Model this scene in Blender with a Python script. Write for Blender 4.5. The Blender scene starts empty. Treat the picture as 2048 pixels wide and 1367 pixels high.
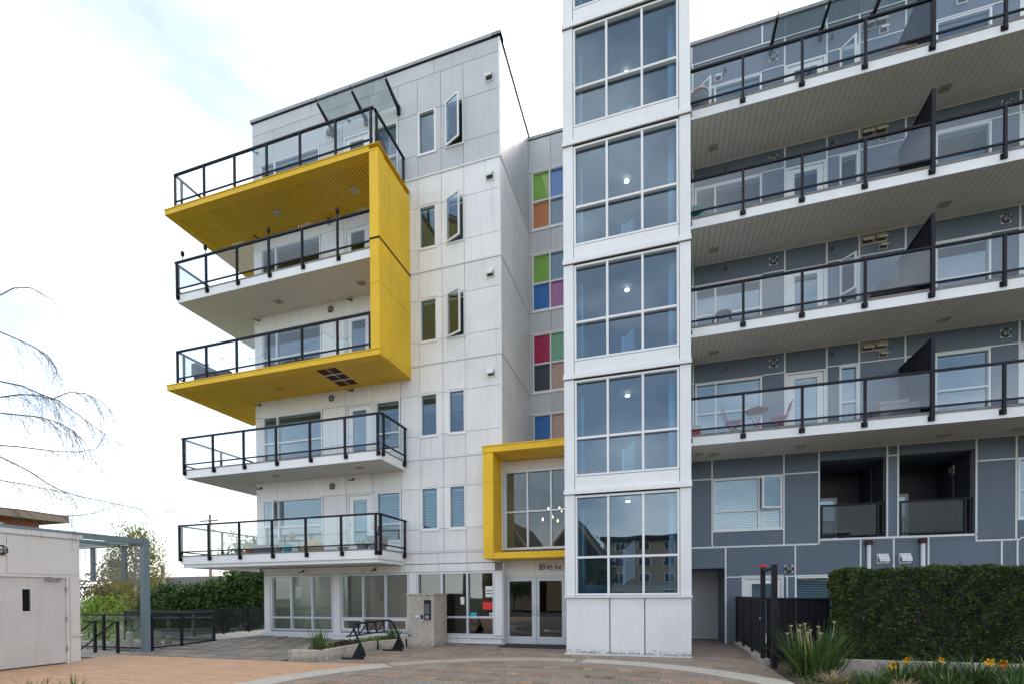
import bpy, math, random
import numpy as np
from mathutils import Matrix, Vector
random.seed(7); rng = np.random.default_rng(11)
scene = bpy.context.scene
C = scene.collection
R = math.radians

# ------------------------------------------------------------------ camera
cam_data = bpy.data.cameras.new('camera'); cam = bpy.data.objects.new('camera', cam_data); C.objects.link(cam)
yaw, pitch, roll = 0.29577738, -0.01037574, -0.00629514
fwd = Vector((-math.sin(yaw)*math.cos(pitch), math.cos(yaw)*math.cos(pitch), math.sin(pitch)))
rt = Vector((math.cos(yaw), math.sin(yaw), 0)); up = rt.cross(fwd)
rt2 = math.cos(roll)*rt + math.sin(roll)*up; up2 = -math.sin(roll)*rt + math.cos(roll)*up
m = Matrix((rt2, up2, -fwd)).transposed().to_4x4(); m.translation = (0, 0, 1.55)
cam.matrix_world = m
cam_data.sensor_width = 36; cam_data.lens = 17.0; cam_data.shift_y = 0.2516
cam_data.clip_start = 0.05; cam_data.clip_end = 2000
scene.camera = cam

# ------------------------------------------------------------------ sky, sun, exposure
SUN_EL, SUN_AZ = R(50), R(12)      # soft sun through thin cloud, ahead of the camera behind the blocks
world = bpy.data.worlds.new('World'); scene.world = world; world.use_nodes = True
nt = world.node_tree; nt.nodes.clear(); N = nt.nodes.new; L = nt.links.new
out = N('ShaderNodeOutputWorld'); mixs = N('ShaderNodeMixShader')
sky = N('ShaderNodeTexSky'); sky.sky_type = 'NISHITA'; sky.sun_disc = False
sky.sun_elevation = SUN_EL; sky.sun_rotation = SUN_AZ; sky.altitude = 50; sky.air_density = 1.2; sky.dust_density = 1.5
bg1 = N('ShaderNodeBackground'); bg1.inputs[1].default_value = 0.11; L(sky.outputs[0], bg1.inputs[0])
bg2 = N('ShaderNodeBackground'); bg2.inputs[1].default_value = 1.2
tc = N('ShaderNodeTexCoord'); mp = N('ShaderNodeMapping'); L(tc.outputs['Generated'], mp.inputs[0])
mp.inputs['Scale'].default_value = (1.0, 1.0, 2.0); mp.inputs['Location'].default_value = (2.2, 6.6, 9.1)
nz = N('ShaderNodeTexNoise'); nz.inputs['Scale'].default_value = 1.15; nz.inputs['Detail'].default_value = 6; nz.inputs['Roughness'].default_value = .52
nz.inputs['Distortion'].default_value = .5
L(mp.outputs[0], nz.inputs['Vector'])
cr = N('ShaderNodeValToRGB'); cr.color_ramp.elements[0].position = .45; cr.color_ramp.elements[1].position = .66
cr.color_ramp.elements[0].color = (.20, .20, .20, 1)
L(nz.outputs[0], cr.inputs[0]); L(cr.outputs[0], mixs.inputs[0])
nz2 = N('ShaderNodeTexNoise'); nz2.inputs['Scale'].default_value = 3.1; nz2.inputs['Detail'].default_value = 5; L(mp.outputs[0], nz2.inputs['Vector'])
cr2 = N('ShaderNodeValToRGB'); cr2.color_ramp.elements[0].position = .36; cr2.color_ramp.elements[1].position = .58
cr2.color_ramp.elements[0].color = (.40, .44, .50, 1); cr2.color_ramp.elements[1].color = (1.12, 1.10, 1.07, 1)
L(nz2.outputs[0], cr2.inputs[0]); L(cr2.outputs[0], bg2.inputs[0])
L(bg1.outputs[0], mixs.inputs[1]); L(bg2.outputs[0], mixs.inputs[2]); L(mixs.outputs[0], out.inputs[0])
sd = bpy.data.lights.new('sun', 'SUN'); sd.energy = 1.1; sd.angle = R(18); sd.color = (1, .96, .9)
sun = bpy.data.objects.new('sun', sd); C.objects.link(sun)
sdir = Vector((math.sin(SUN_AZ)*math.cos(SUN_EL), math.cos(SUN_AZ)*math.cos(SUN_EL), math.sin(SUN_EL)))
sun.rotation_euler = (-sdir).to_track_quat('-Z', 'Y').to_euler(); sun.location = (8, -10, 25)
scene.view_settings.view_transform = 'Standard'; scene.view_settings.look = 'None'
scene.view_settings.gamma = 1; scene.view_settings.use_curve_mapping = False
scene.view_settings.exposure = 1.3
scene.render.engine = 'CYCLES'
scene.cycles.max_bounces = 10; scene.cycles.transparent_max_bounces = 24; scene.cycles.glossy_bounces = 4; scene.cycles.diffuse_bounces = 4

# ------------------------------------------------------------------ materials
def s2l(r, g, b):
    return tuple((x/255/12.92 if x/255 <= .04045 else ((x/255+.055)/1.055)**2.4) for x in (r, g, b))
MATS = {}
def mat(name, col, rough=.5, metal=0, var=.08, scale=2.0, stretch=(1, 1, 1), bump=0, bscale=60, spec=.5, speck=None, dirt=0, rnd=0, splash=0):
    mm = bpy.data.materials.new(name); mm.use_nodes = True; t = mm.node_tree; b = t.nodes['Principled BSDF']
    b.inputs['Roughness'].default_value = rough; b.inputs['Metallic'].default_value = metal
    b.inputs['Specular IOR Level'].default_value = spec
    n = t.nodes.new; l = t.links.new
    geo = n('ShaderNodeNewGeometry'); mpn = n('ShaderNodeMapping'); l(geo.outputs['Position'], mpn.inputs[0]); mpn.inputs['Scale'].default_value = stretch
    no = n('ShaderNodeTexNoise'); no.inputs['Scale'].default_value = scale; no.inputs['Detail'].default_value = 6; no.inputs['Roughness'].default_value = .6
    l(mpn.outputs[0], no.inputs['Vector'])
    mr = n('ShaderNodeMapRange'); mr.inputs[1].default_value = .25; mr.inputs[2].default_value = .75
    mr.inputs[3].default_value = 1-var; mr.inputs[4].default_value = 1+var; l(no.outputs[0], mr.inputs[0])
    hs = n('ShaderNodeHueSaturation'); hs.inputs['Color'].default_value = (*col, 1); l(mr.outputs[0], hs.inputs['Value'])
    last = hs.outputs[0]
    if rnd:
        oi = n('ShaderNodeObjectInfo'); ma = n('ShaderNodeMath'); ma.operation = 'MULTIPLY_ADD'; ma.inputs[1].default_value = 2*rnd; ma.inputs[2].default_value = 1-rnd; l(oi.outputs['Random'], ma.inputs[0])
        mu = n('ShaderNodeMath'); mu.operation = 'MULTIPLY'; l(ma.outputs[0], mu.inputs[0]); l(mr.outputs[0], mu.inputs[1]); l(mu.outputs[0], hs.inputs['Value'])
    if splash:
        sx_ = n('ShaderNodeSeparateXYZ'); l(geo.outputs['Position'], sx_.inputs[0]); zr = n('ShaderNodeMapRange'); zr.inputs[1].default_value = .04; zr.inputs[2].default_value = .34; zr.inputs[3].default_value = .22; zr.inputs[4].default_value = -.12; l(sx_.outputs[2], zr.inputs[0])
        ns = n('ShaderNodeTexNoise'); ns.inputs['Scale'].default_value = 11; ns.inputs['Detail'].default_value = 8; ns.inputs['Roughness'].default_value = .75; l(geo.outputs['Position'], ns.inputs['Vector'])
        ad = n('ShaderNodeMath'); l(ns.outputs[0], ad.inputs[0]); l(zr.outputs[0], ad.inputs[1]); r4 = n('ShaderNodeMapRange'); r4.inputs[1].default_value = .62; r4.inputs[2].default_value = .76; r4.inputs[4].default_value = splash; l(ad.outputs[0], r4.inputs[0])
        mx = n('ShaderNodeMixRGB'); mx.inputs[2].default_value = (.10, .10, .09, 1); l(r4.outputs[0], mx.inputs[0]); l(last, mx.inputs[1]); last = mx.outputs[0]
    if speck:
        n2 = n('ShaderNodeTexNoise'); n2.inputs['Scale'].default_value = speck[0]; n2.inputs['Detail'].default_value = 3; l(geo.outputs['Position'], n2.inputs['Vector'])
        rp = n('ShaderNodeValToRGB'); rp.color_ramp.elements[0].position = .42; rp.color_ramp.elements[1].position = .6
        rp.color_ramp.elements[0].color = (*speck[1], 1); rp.color_ramp.elements[1].color = (*speck[2], 1); l(n2.outputs[0], rp.inputs[0])
        mx = n('ShaderNodeMixRGB'); mx.blend_type = 'MULTIPLY'; mx.inputs[0].default_value = 1; l(last, mx.inputs[1]); l(rp.outputs[0], mx.inputs[2]); last = mx.outputs[0]
    if dirt:
        n3 = n('ShaderNodeTexNoise'); n3.inputs['Scale'].default_value = 1.0; n3.inputs['Detail'].default_value = 8; n3.inputs['Roughness'].default_value = .7
        m3 = n('ShaderNodeMapping'); m3.inputs['Scale'].default_value = (9, 9, .45); l(geo.outputs['Position'], m3.inputs[0]); l(m3.outputs[0], n3.inputs['Vector'])
        r3 = n('ShaderNodeMapRange'); r3.inputs[1].default_value = .52; r3.inputs[2].default_value = .8; r3.inputs[4].default_value = dirt; l(n3.outputs[0], r3.inputs[0])
        mx = n('ShaderNodeMixRGB'); mx.inputs[2].default_value = (.16, .14, .11, 1); l(r3.outputs[0], mx.inputs[0]); l(last, mx.inputs[1]); last = mx.outputs[0]
    l(last, b.inputs['Base Color'])
    if bump:
        n4 = n('ShaderNodeTexNoise'); n4.inputs['Scale'].default_value = bscale; n4.inputs['Detail'].default_value = 4; l(mpn.outputs[0] if stretch != (1, 1, 1) else geo.outputs['Position'], n4.inputs['Vector'])
        bm = n('ShaderNodeBump'); bm.inputs['Strength'].default_value = bump; bm.inputs['Distance'].default_value = .01; l(n4.outputs[0], bm.inputs['Height']); l(bm.outputs[0], b.inputs['Normal'])
    MATS[name] = mm; return mm
def glass(name, base, tint, wob=.0, rough=0.0, refl=(.95, .98, 1)):
    mm = bpy.data.materials.new(name); mm.use_nodes = True; t = mm.node_tree; t.nodes.clear(); n = t.nodes.new; l = t.links.new
    o = n('ShaderNodeOutputMaterial'); mx = n('ShaderNodeMixShader'); tr = n('ShaderNodeBsdfTransparent'); gl = n('ShaderNodeBsdfGlossy')
    tr.inputs[0].default_value = (*tint, 1); gl.inputs['Roughness'].default_value = rough; gl.inputs[0].default_value = (*refl, 1)
    lw = n('ShaderNodeLayerWeight'); lw.inputs[0].default_value = .5
    pw = n('ShaderNodeMath'); pw.operation = 'POWER'; pw.inputs[1].default_value = 5; l(lw.outputs['Facing'], pw.inputs[0])
    mr = n('ShaderNodeMapRange'); mr.inputs[3].default_value = base; mr.inputs[4].default_value = 1; l(pw.outputs[0], mr.inputs[0])
    l(mr.outputs[0], mx.inputs[0]); l(tr.outputs[0], mx.inputs[1]); l(gl.outputs[0], mx.inputs[2]); l(mx.outputs[0], o.inputs[0])
    if wob:
        geo = n('ShaderNodeNewGeometry'); no = n('ShaderNodeTexNoise'); no.inputs['Scale'].default_value = 1.3; no.inputs['Detail'].default_value = 1; l(geo.outputs['Position'], no.inputs['Vector'])
        bm = n('ShaderNodeBump'); bm.inputs['Strength'].default_value = wob; bm.inputs['Distance'].default_value = .02; l(no.outputs[0], bm.inputs['Height']); l(bm.outputs[0], gl.inputs['Normal'])
    MATS[name] = mm
def emit(name, col, s):
    mm = bpy.data.materials.new(name); mm.use_nodes = True; b = mm.node_tree.nodes['Principled BSDF']
    b.inputs['Base Color'].default_value = (*col, 1); b.inputs['Emission Color'].default_value = (*col, 1); b.inputs['Emission Strength'].default_value = s
    MATS[name] = mm
def leafmat(name, cols, trans=.3, rough=.55):
    mm = bpy.data.materials.new(name); mm.use_nodes = True; t = mm.node_tree; t.nodes.clear(); n = t.nodes.new; l = t.links.new
    o = n('ShaderNodeOutputMaterial'); geo = n('ShaderNodeNewGeometry'); rp = n('ShaderNodeValToRGB'); rp.color_ramp.interpolation = 'LINEAR'
    els = rp.color_ramp.elements
    while len(els) < len(cols): els.new(.5)
    for e, (p, c) in zip(els, cols): e.position = p; e.color = (*c, 1)
    l(geo.outputs['Random Per Island'], rp.inputs[0])
    b = n('ShaderNodeBsdfPrincipled'); b.inputs['Roughness'].default_value = rough; b.inputs['Specular IOR Level'].default_value = .3; l(rp.outputs[0], b.inputs['Base Color'])
    tl = n('ShaderNodeBsdfTranslucent'); l(rp.outputs[0], tl.inputs[0]); mx = n('ShaderNodeMixShader'); mx.inputs[0].default_value = trans
    l(b.outputs[0], mx.inputs[1]); l(tl.outputs[0], mx.inputs[2]); l(mx.outputs[0], o.inputs[0]); MATS[name] = mm

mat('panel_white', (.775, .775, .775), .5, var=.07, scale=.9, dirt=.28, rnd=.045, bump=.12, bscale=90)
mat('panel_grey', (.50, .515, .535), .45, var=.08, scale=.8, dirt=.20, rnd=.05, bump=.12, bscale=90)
mat('joint_grey', (.20, .21, .215), .7)
mat('metal_white', (.79, .795, .80), .38, var=.05, scale=.6, dirt=.12, rnd=.025)
mat('base_panel', (.77, .77, .77), .45, var=.06, scale=1.5, dirt=.10, rnd=.02, splash=.75)
mat('trim_white', (.72, .73, .74), .45, var=.04)
mat('vinyl', (.76, .77, .78), .4, var=.02)
mat('alu', (.62, .65, .70), .35, .25, var=.03)
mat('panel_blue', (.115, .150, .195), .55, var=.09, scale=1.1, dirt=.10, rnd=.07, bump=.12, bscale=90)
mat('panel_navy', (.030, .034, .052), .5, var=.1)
mat('yellow', (.78, .485, .022), .5, var=.10, scale=1.4, dirt=.14, rnd=.03, spec=.3)
mat('yellow_board', (.76, .48, .02), .5, var=.08, scale=1.5)
mat('board_beige', (.76, .71, .63), .6, var=.05)
mat('board_white', (.60, .60, .575), .55, var=.05)
mat('slab_dark', (.10, .095, .085), .8)
mat('deck', (.22, .205, .195), .8, var=.3, scale=9, bump=.3)
mat('black', (.010, .0105, .016), .5, var=.1, spec=.25)
mat('black_matte', (.016, .015, .018), .7)
mat('cap', (.30, .31, .32), .4, .3)
mat('concrete', (.44, .40, .345), .85, var=.22, scale=3.0, dirt=.38, bump=.6, bscale=40, speck=(14, (.88, .86, .83), (1.06, 1.05, 1.04)), splash=.5)
mat('concrete_light', (.47, .43, .37), .85, var=.14, scale=5, bump=.35, bscale=70, speck=(90, (.8, .8, .8), (1.1, 1.1, 1.1)))
mat('concrete_worn', (.40, .345, .285), .9, var=.2, scale=3, bump=.5, bscale=60, speck=(34, (.7, .68, .66), (1.2, 1.18, 1.15)))
mat('aggregate', (.24, .205, .172), .9, var=.26, scale=.9, bump=.9, bscale=60, speck=(34, (.42, .40, .38), (1.65, 1.6, 1.55)))
mat('brick_paver', (.33, .21, .135), .85, rnd=.22, var=.22, scale=4, bump=.5, bscale=60, speck=(40, (.75, .75, .75), (1.15, 1.15, 1.15)))
mat('terracotta', (.50, .305, .185), .8, var=.22, scale=2.2, stretch=(.5, 3, 1), bump=.3, bscale=30, speck=(26, (.82, .80, .78), (1.1, 1.1, 1.1)))
mat('grey_paver', (.235, .205, .17), .9, rnd=.16, var=.25, scale=2.5, bump=.5, bscale=60, speck=(50, (.75, .75, .75), (1.2, 1.2, 1.2)))
mat('joint_dirt', (.085, .08, .055), .95, var=.3, scale=8)
mat('asphalt', (.06, .06, .062), .9, var=.2, scale=3, bump=.4)
mat('lawn', (.06, .085, .025), .95, var=.35, scale=3, bump=.6, bscale=30)
mat('soil', (.055, .040, .028), .95, var=.4, scale=14, bump=1, bscale=50)
mat('gravel', (.33, .32, .29), .9, var=.3, scale=6, bump=1, bscale=40, speck=(30, (.4, .4, .4), (1.3, 1.3, 1.3)))
mat('shed_white', (.60, .585, .57), .6, var=.06, scale=1.5, dirt=.14)
mat('shed_door', (.52, .505, .495), .55, var=.09, scale=1.5, dirt=.28)
mat('steel_blue', (.145, .205, .235), .45, var=.08, dirt=.08)
mat('blind', (.70, .74, .72), .55, var=.03)
mat('room', (.34, .33, .31), .8, var=.1)
mat('room_light', (.45, .44, .41), .8, var=.06)
mat('room_tower', (.17, .185, .20), .8, var=.06)
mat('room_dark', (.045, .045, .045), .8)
mat('lampglass', (.32, .33, .33), .2)
mat('beige_plastic', (.45, .40, .33), .55, var=.1)
mat('red', (.42, .03, .035), .4); mat('redpaper', (.75, .03, .03), .6); mat('teal', (.01, .33, .36), .4); mat('cyan', (.02, .38, .55), .5)
mat('wood', (.36, .22, .11), .7, var=.3, scale=3, stretch=(1, 1, .2)); mat('pole_wood', (.26, .20, .15), .85, var=.3, scale=3, stretch=(4, 4, .3))
mat('rust_wood', (.06, .016, .010), .8, var=.3, scale=5)
mat('cloth_dark', (.02, .02, .024), .8, var=.3); mat('cloth_grey', (.10, .11, .13), .8, var=.2); mat('plastic_grey', (.25, .26, .27), .5)
mat('cloth_maroon', (.10, .035, .045), .9, var=.2); mat('terra_pot', (.35, .12, .05), .8); mat('paper', (.75, .76, .74), .7)
mat('bark', (.10, .09, .095), .9, var=.3); mat('birch_bark', (.50, .48, .44), .8, var=.3, scale=6, stretch=(1, 1, 4)); mat('trunk', (.09, .07, .05), .9, var=.3)
mat('roof_dark', (.05, .045, .045), .9, var=.3, scale=6); mat('brick_orange', (.35, .11, .04), .85, var=.2, scale=8)
mat('tan_wall', (.33, .25, .17), .8, var=.08); mat('cedar_siding', (.20, .15, .11), .8, var=.15); mat('yellow_banner', (.75, .70, .03), .6)
mat('wire', (.25, .26, .27), .5, .6); mat('letter', (.015, .015, .015), .5); mat('straw', (.50, .38, .24), .9, var=.2); mat('stump', (.22, .20, .16), .9, var=.3)
mat('petal', (.85, .42, .01), .5, var=.1); mat('petal_orange', (.75, .22, .01), .5, var=.15); mat('petal_red', (.6, .02, .04), .5)
for nm, c in dict(c_green=(.20, .40, .06), c_blue=(.02, .15, .44), c_steel=(.09, .20, .30), c_orange=(.52, .20, .07), c_dark=(.035, .05, .065),
                  c_purple=(.28, .06, .24), c_red=(.38, .01, .07), c_mint=(.12, .33, .17), c_peach=(.44, .25, .17)).items():
    mat(nm, c, .08, var=.03, spec=.6)
glass('glass', .10, (.78, .86, .90), .06, refl=(.76, .90, 1))
glass('glass_tower', .10, (.60, .75, .84), .07, refl=(.78, .90, 1))
glass('glass_dark', .09, (.55, .60, .58), .05)
glass('glass_rail', .06, (.93, .955, .96), .03)
glass('glass_tint', .022, (.52, .56, .58), .03)
glass('glass_frost', .05, (.80, .84, .82), .03, .1)
emit('lamp_warm', (1, .84, .6), 4); emit('lamp_white', (1, .97, .92), 9); emit('candle', (1, .75, .4), 6)
leafmat('leaf_yew', [(0, (.012, .028, .010)), (.35, (.034, .068, .018)), (.72, (.075, .12, .03)), (.982, (.16, .20, .05)), (.990, (.24, .08, .03)), (1, (.26, .07, .02))], .15)
leafmat('leaf_blade', [(0, (.03, .075, .02)), (.5, (.06, .125, .03)), (.88, (.10, .17, .04)), (1, (.36, .32, .11))], .3)
leafmat('leaf_cedar', [(0, (.012, .035, .008)), (.6, (.035, .085, .015)), (1, (.10, .17, .03))], .2)
leafmat('leaf_birch', [(0, (.12, .13, .035)), (.6, (.22, .21, .07)), (1, (.34, .27, .10))], .4)
leafmat('leaf_bright', [(0, (.06, .14, .015)), (.6, (.16, .27, .03)), (1, (.33, .38, .06))], .4)
leafmat('leaf_maroon', [(0, (.04, .015, .02)), (1, (.14, .06, .05))], .3)
leafmat('leaf_tree', [(0, (.02, .045, .012)), (.6, (.05, .09, .02)), (1, (.11, .14, .04))], .3)
leafmat('ground_leaf', [(0, (.05, .09, .02)), (.6, (.13, .19, .03)), (1, (.30, .33, .06))], .3)

# ------------------------------------------------------------------ helpers
WL = {}
def FY(Y): return lambda u, z, d: (u, Y-d, z)
def FX(X): return lambda u, z, d: (X+d, u, z)
def FXn(X): return lambda u, z, d: (X-d, u, z)
def FYb(Y): return lambda u, z, d: (u, Y+d, z)
HF = [(0, 3, 2, 1), (4, 5, 6, 7), (0, 1, 5, 4), (1, 2, 6, 5), (2, 3, 7, 6), (3, 0, 4, 7)]
class MB:
    def __init__(s): s.v = []; s.f = []
    def hexa(s, p):
        a = Vector(p[1])-Vector(p[0]); b = Vector(p[3])-Vector(p[0]); c = Vector(p[4])-Vector(p[0])
        i = len(s.v); s.v += [tuple(q) for q in p]
        fl = a.cross(b).dot(c) < 0
        for q in HF: s.f.append(tuple(i+k for k in (q[::-1] if fl else q)))
        return s
    def box(s, x0, x1, y0, y1, z0, z1):
        return s.hexa([(x0, y0, z0), (x1, y0, z0), (x1, y1, z0), (x0, y1, z0), (x0, y0, z1), (x1, y0, z1), (x1, y1, z1), (x0, y1, z1)])
    def fb(s, F, u0, u1, z0, z1, d0, d1):
        return s.hexa([F(u0, z0, d0), F(u1, z0, d0), F(u1, z0, d1), F(u0, z0, d1), F(u0, z1, d0), F(u1, z1, d0), F(u1, z1, d1), F(u0, z1, d1)])
    def prism(s, poly, z0, z1):
        i = len(s.v); n = len(poly); s.v += [(x, y, z0) for x, y in poly]+[(x, y, z1) for x, y in poly]
        s.f.append(tuple(range(i+n-1, i-1, -1))); s.f.append(tuple(range(i+n, i+2*n)))
        for k in range(n): s.f.append((i+k, i+(k+1) % n, i+n+(k+1) % n, i+n+k))
        return s
    def extr(s, F, poly, d0, d1):          # polygon in (u,z) extruded in d
        i = len(s.v); n = len(poly); s.v += [F(u, z, d0) for u, z in poly]+[F(u, z, d1) for u, z in poly]
        s.f.append(tuple(range(i+n-1, i-1, -1))); s.f.append(tuple(range(i+n, i+2*n)))
        for k in range(n): s.f.append((i+k, i+(k+1) % n, i+n+(k+1) % n, i+n+k))
        return s
    def tube(s, pts, r, n=6, r1=None, cap=True):
        pts = [Vector(p) for p in pts]; m_ = len(pts); i = len(s.v)
        ref = Vector((0, 0, 1))
        for k, p in enumerate(pts):
            t = (pts[min(k+1, m_-1)]-pts[max(k-1, 0)]).normalized()
            a = t.cross(ref if abs(t.z) < .95 else Vector((1, 0, 0))).normalized(); b = t.cross(a)
            rr = r if r1 is None else r+(r1-r)*k/(m_-1)
            for j in range(n):
                an = 2*math.pi*j/n; s.v.append(tuple(p+a*math.cos(an)*rr+b*math.sin(an)*rr))
        for k in range(m_-1):
            for j in range(n):
                s.f.append((i+k*n+j, i+k*n+(j+1) % n, i+(k+1)*n+(j+1) % n, i+(k+1)*n+j))
        if cap: s.f.append(tuple(range(i+n-1, i-1, -1))); s.f.append(tuple(range(i+(m_-1)*n, i+m_*n)))
        return s
    def lathe(s, c, prof, n=14):
        i = len(s.v)
        for r, z in prof:
            for j in range(n): a = 2*math.pi*j/n; s.v.append((c[0]+r*math.cos(a), c[1]+r*math.sin(a), c[2]+z))
        for k in range(len(prof)-1):
            for j in range(n): s.f.append((i+k*n+j, i+k*n+(j+1) % n, i+(k+1)*n+(j+1) % n, i+(k+1)*n+j))
        s.f.append(tuple(range(i+n-1, i-1, -1))); s.f.append(tuple(range(i+(len(prof)-1)*n, i+len(prof)*n)))
        return s
    def lathef(s, F, u, z, prof, n=14):    # lathe about a facade normal; prof = (r, d)
        i = len(s.v)
        for r, d in prof:
            for j in range(n): a = 2*math.pi*j/n; s.v.append(F(u+r*math.cos(a), z+r*math.sin(a), d))
        for k in range(len(prof)-1):
            for j in range(n): s.f.append((i+k*n+j, i+k*n+(j+1) % n, i+(k+1)*n+(j+1) % n, i+(k+1)*n+j))
        s.f.append(tuple(range(i+n-1, i-1, -1))); s.f.append(tuple(range(i+(len(prof)-1)*n, i+len(prof)*n)))
        return s
    def build(s, name, mt, par=None, smooth=False, kind=None, base=False):
        xs = np.array(s.v, float); lo, hi = xs.min(0), xs.max(0); c = (lo+hi)/2
        if base: c[2] = lo[2]
        me = bpy.data.meshes.new(name); me.from_pydata((xs-c).tolist(), [], s.f); me.update()
        if mt: me.materials.append(MATS[mt])
        if smooth: me.polygons.foreach_set('use_smooth', [True]*len(me.polygons))
        return link(name, me, c, par, kind)
def link(name, me, c, par=None, kind=None):
    o = bpy.data.objects.new(name, me); C.objects.link(o); c = Vector(c)
    if par is not None: o.parent = par; o.location = c-WL[par.name]
    else: o.location = c
    WL[o.name] = c
    if kind: o['kind'] = kind
    return o
def thing(name, label, cat, loc, group=None):
    o = link(name, None, loc); o.empty_display_size = .2; o['label'] = label; o['category'] = cat
    if group: o['group'] = group
    return o
def tag(o, label, cat, group=None):
    o['label'] = label; o['category'] = cat
    if group: o['group'] = group
    return o
def struct(o): o['kind'] = 'structure'; return o
def minus(rect, holes):
    u0, u1, z0, z1 = rect
    us = sorted({u0, u1, *[min(max(h[k], u0), u1) for h in holes for k in (0, 1)]}); zs = sorted({z0, z1, *[min(max(h[k], z0), z1) for h in holes for k in (2, 3)]})
    out_ = []
    for a, b in zip(zs, zs[1:]):
        run = None
        for p, q in zip(us, us[1:]):
            mu, mz = (p+q)/2, (a+b)/2
            ok = not any(h[0] < mu < h[1] and h[2] < mz < h[3] for h in holes)
            if ok: run = (run[0], q) if run else (p, q)
            elif run: out_.append((*run, a, b)); run = None
        if run: out_.append((*run, a, b))
    return out_
def wall(par, F, rect, holes, mt, t=.2, d=0, name='wall'):
    b = MB()
    for r in minus(rect, holes): b.fb(F, *r, d-t, d)
    return b.build(name, mt, par)
def panels(par, F, rows, holes, mt, g=.007, th=.018, d=0):
    """rows: list of (z0, z1, [u joints]); one panel object per cell, openings cut out"""
    for z0, z1, us in rows:
        for u0, u1 in zip(us, us[1:]):
            rr = minus((u0+g, u1-g, z0+g, z1-g), holes)
            if not rr: continue
            b = MB()
            for r in rr:
                if r[1]-r[0] > .01 and r[3]-r[2] > .01: b.fb(F, *r, d, d+th)
            if b.v: b.build('panel', mt(u0, z0) if callable(mt) else mt, par)
def strip(par, F, u0, u1, z0, z1, d0, d1, mt='trim_white', name='trim'): return MB().fb(F, u0, u1, z0, z1, d0, d1).build(name, mt, par)
def blind(par, F, u0, u1, z0, z1, d=-.13, mt='blind', pitch=.05, tilt=.5):
    b = MB(); z = z1-.02; b.fb(F, u0, u1, z1-.035, z1, d-.03, d+.02)
    w = .026; dz = w*math.sin(tilt); dd = w*math.cos(tilt)
    while z > z0+.03:
        b.hexa([F(u0, z-dz-.002, d+dd), F(u1, z-dz-.002, d+dd), F(u1, z-dz, d+dd), F(u0, z-dz, d+dd), F(u0, z+dz-.002, d-dd), F(u1, z+dz-.002, d-dd), F(u1, z+dz, d-dd), F(u0, z+dz, d-dd)])
        z -= pitch
    return b.build('blind', mt, par)
def window(par, F, u0, u1, z0, z1, vm=(), hm=(), fw=.05, d0=-.09, d1=.02, mt='vinyl', gl='glass', bl=None, mw=None, sill=True, skip=()):
    """hm: heights, or (height, u0, u1); panes one per cell; skip: (col,row) cells left open for a hung sash"""
    mw = mw or fw; b = MB()
    b.fb(F, u0, u0+fw, z0, z1, d0, d1).fb(F, u1-fw, u1, z0, z1, d0, d1).fb(F, u0+fw, u1-fw, z0, z0+fw, d0, d1).fb(F, u0+fw, u1-fw, z1-fw, z1, d0, d1)
    us = [u0+fw-mw/2, *vm, u1-fw+mw/2]
    for x in vm: b.fb(F, x-mw/2, x+mw/2, z0+fw, z1-fw, d0+.005, d1-.004)
    for h in hm:
        z, a, c_ = (h, u0, u1) if not isinstance(h, tuple) else h
        for p, q in zip(us, us[1:]):
            if a < (p+q)/2 < c_: b.fb(F, p+mw/2, q-mw/2, z-mw/2, z+mw/2, d0+.006, d1-.006)
    if sill: b.fb(F, u0-.03, u1+.03, z0-.035, z0-.002, -.01, .045); b.fb(F, u0-.02, u1+.02, z1+.002, z1+.02, -.01, .035)
    w = b.build('window', mt, par)
    for ci, (p, q) in enumerate(zip(us, us[1:])):
        zs = [z0+fw-mw/2]+sorted(h if not isinstance(h, tuple) else h[0] for h in hm if not isinstance(h, tuple) or h[1] < (p+q)/2 < h[2])+[z1-fw+mw/2]
        for ri, (a, c_) in enumerate(zip(zs, zs[1:])):
            if (ci, ri) in skip: continue
            MB().fb(F, p+mw/2, q-mw/2, a+mw/2, c_-mw/2, d0+.03, d0+.042).build('pane', gl if isinstance(gl, str) else gl[(ci, ri)], w)
    if bl: blind(w, F, u0+fw, u1-fw, bl[0], bl[1], mt=bl[2] if len(bl) > 2 else 'blind')
    return w
def sash(win, F, u0, u1, z0, z1, hinge, ang, d=.03, gl='glass', fw=.05):
    """casement swung outwards: frame and pane turned about the hinge side"""
    uh = u0 if hinge == 'l' else u1; sg = 1 if hinge == 'l' else -1
    def G(u, z, dd):
        du = (u-uh)*sg; a = R(ang); return F(uh+sg*(du*math.cos(a)-dd*math.sin(a)), z, d+du*math.sin(a)+dd*math.cos(a))
    b = MB(); b.fb(G, u0, u0+fw, z0, z1, 0, .04).fb(G, u1-fw, u1, z0, z1, 0, .04).fb(G, u0+fw, u1-fw, z0, z0+fw, 0, .04).fb(G, u0+fw, u1-fw, z1-fw, z1, 0, .04)
    b.build('sash', 'vinyl', win); MB().fb(G, u0+fw, u1-fw, z0+fw, z1-fw, .014, .026).build('pane', gl, win)
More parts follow.
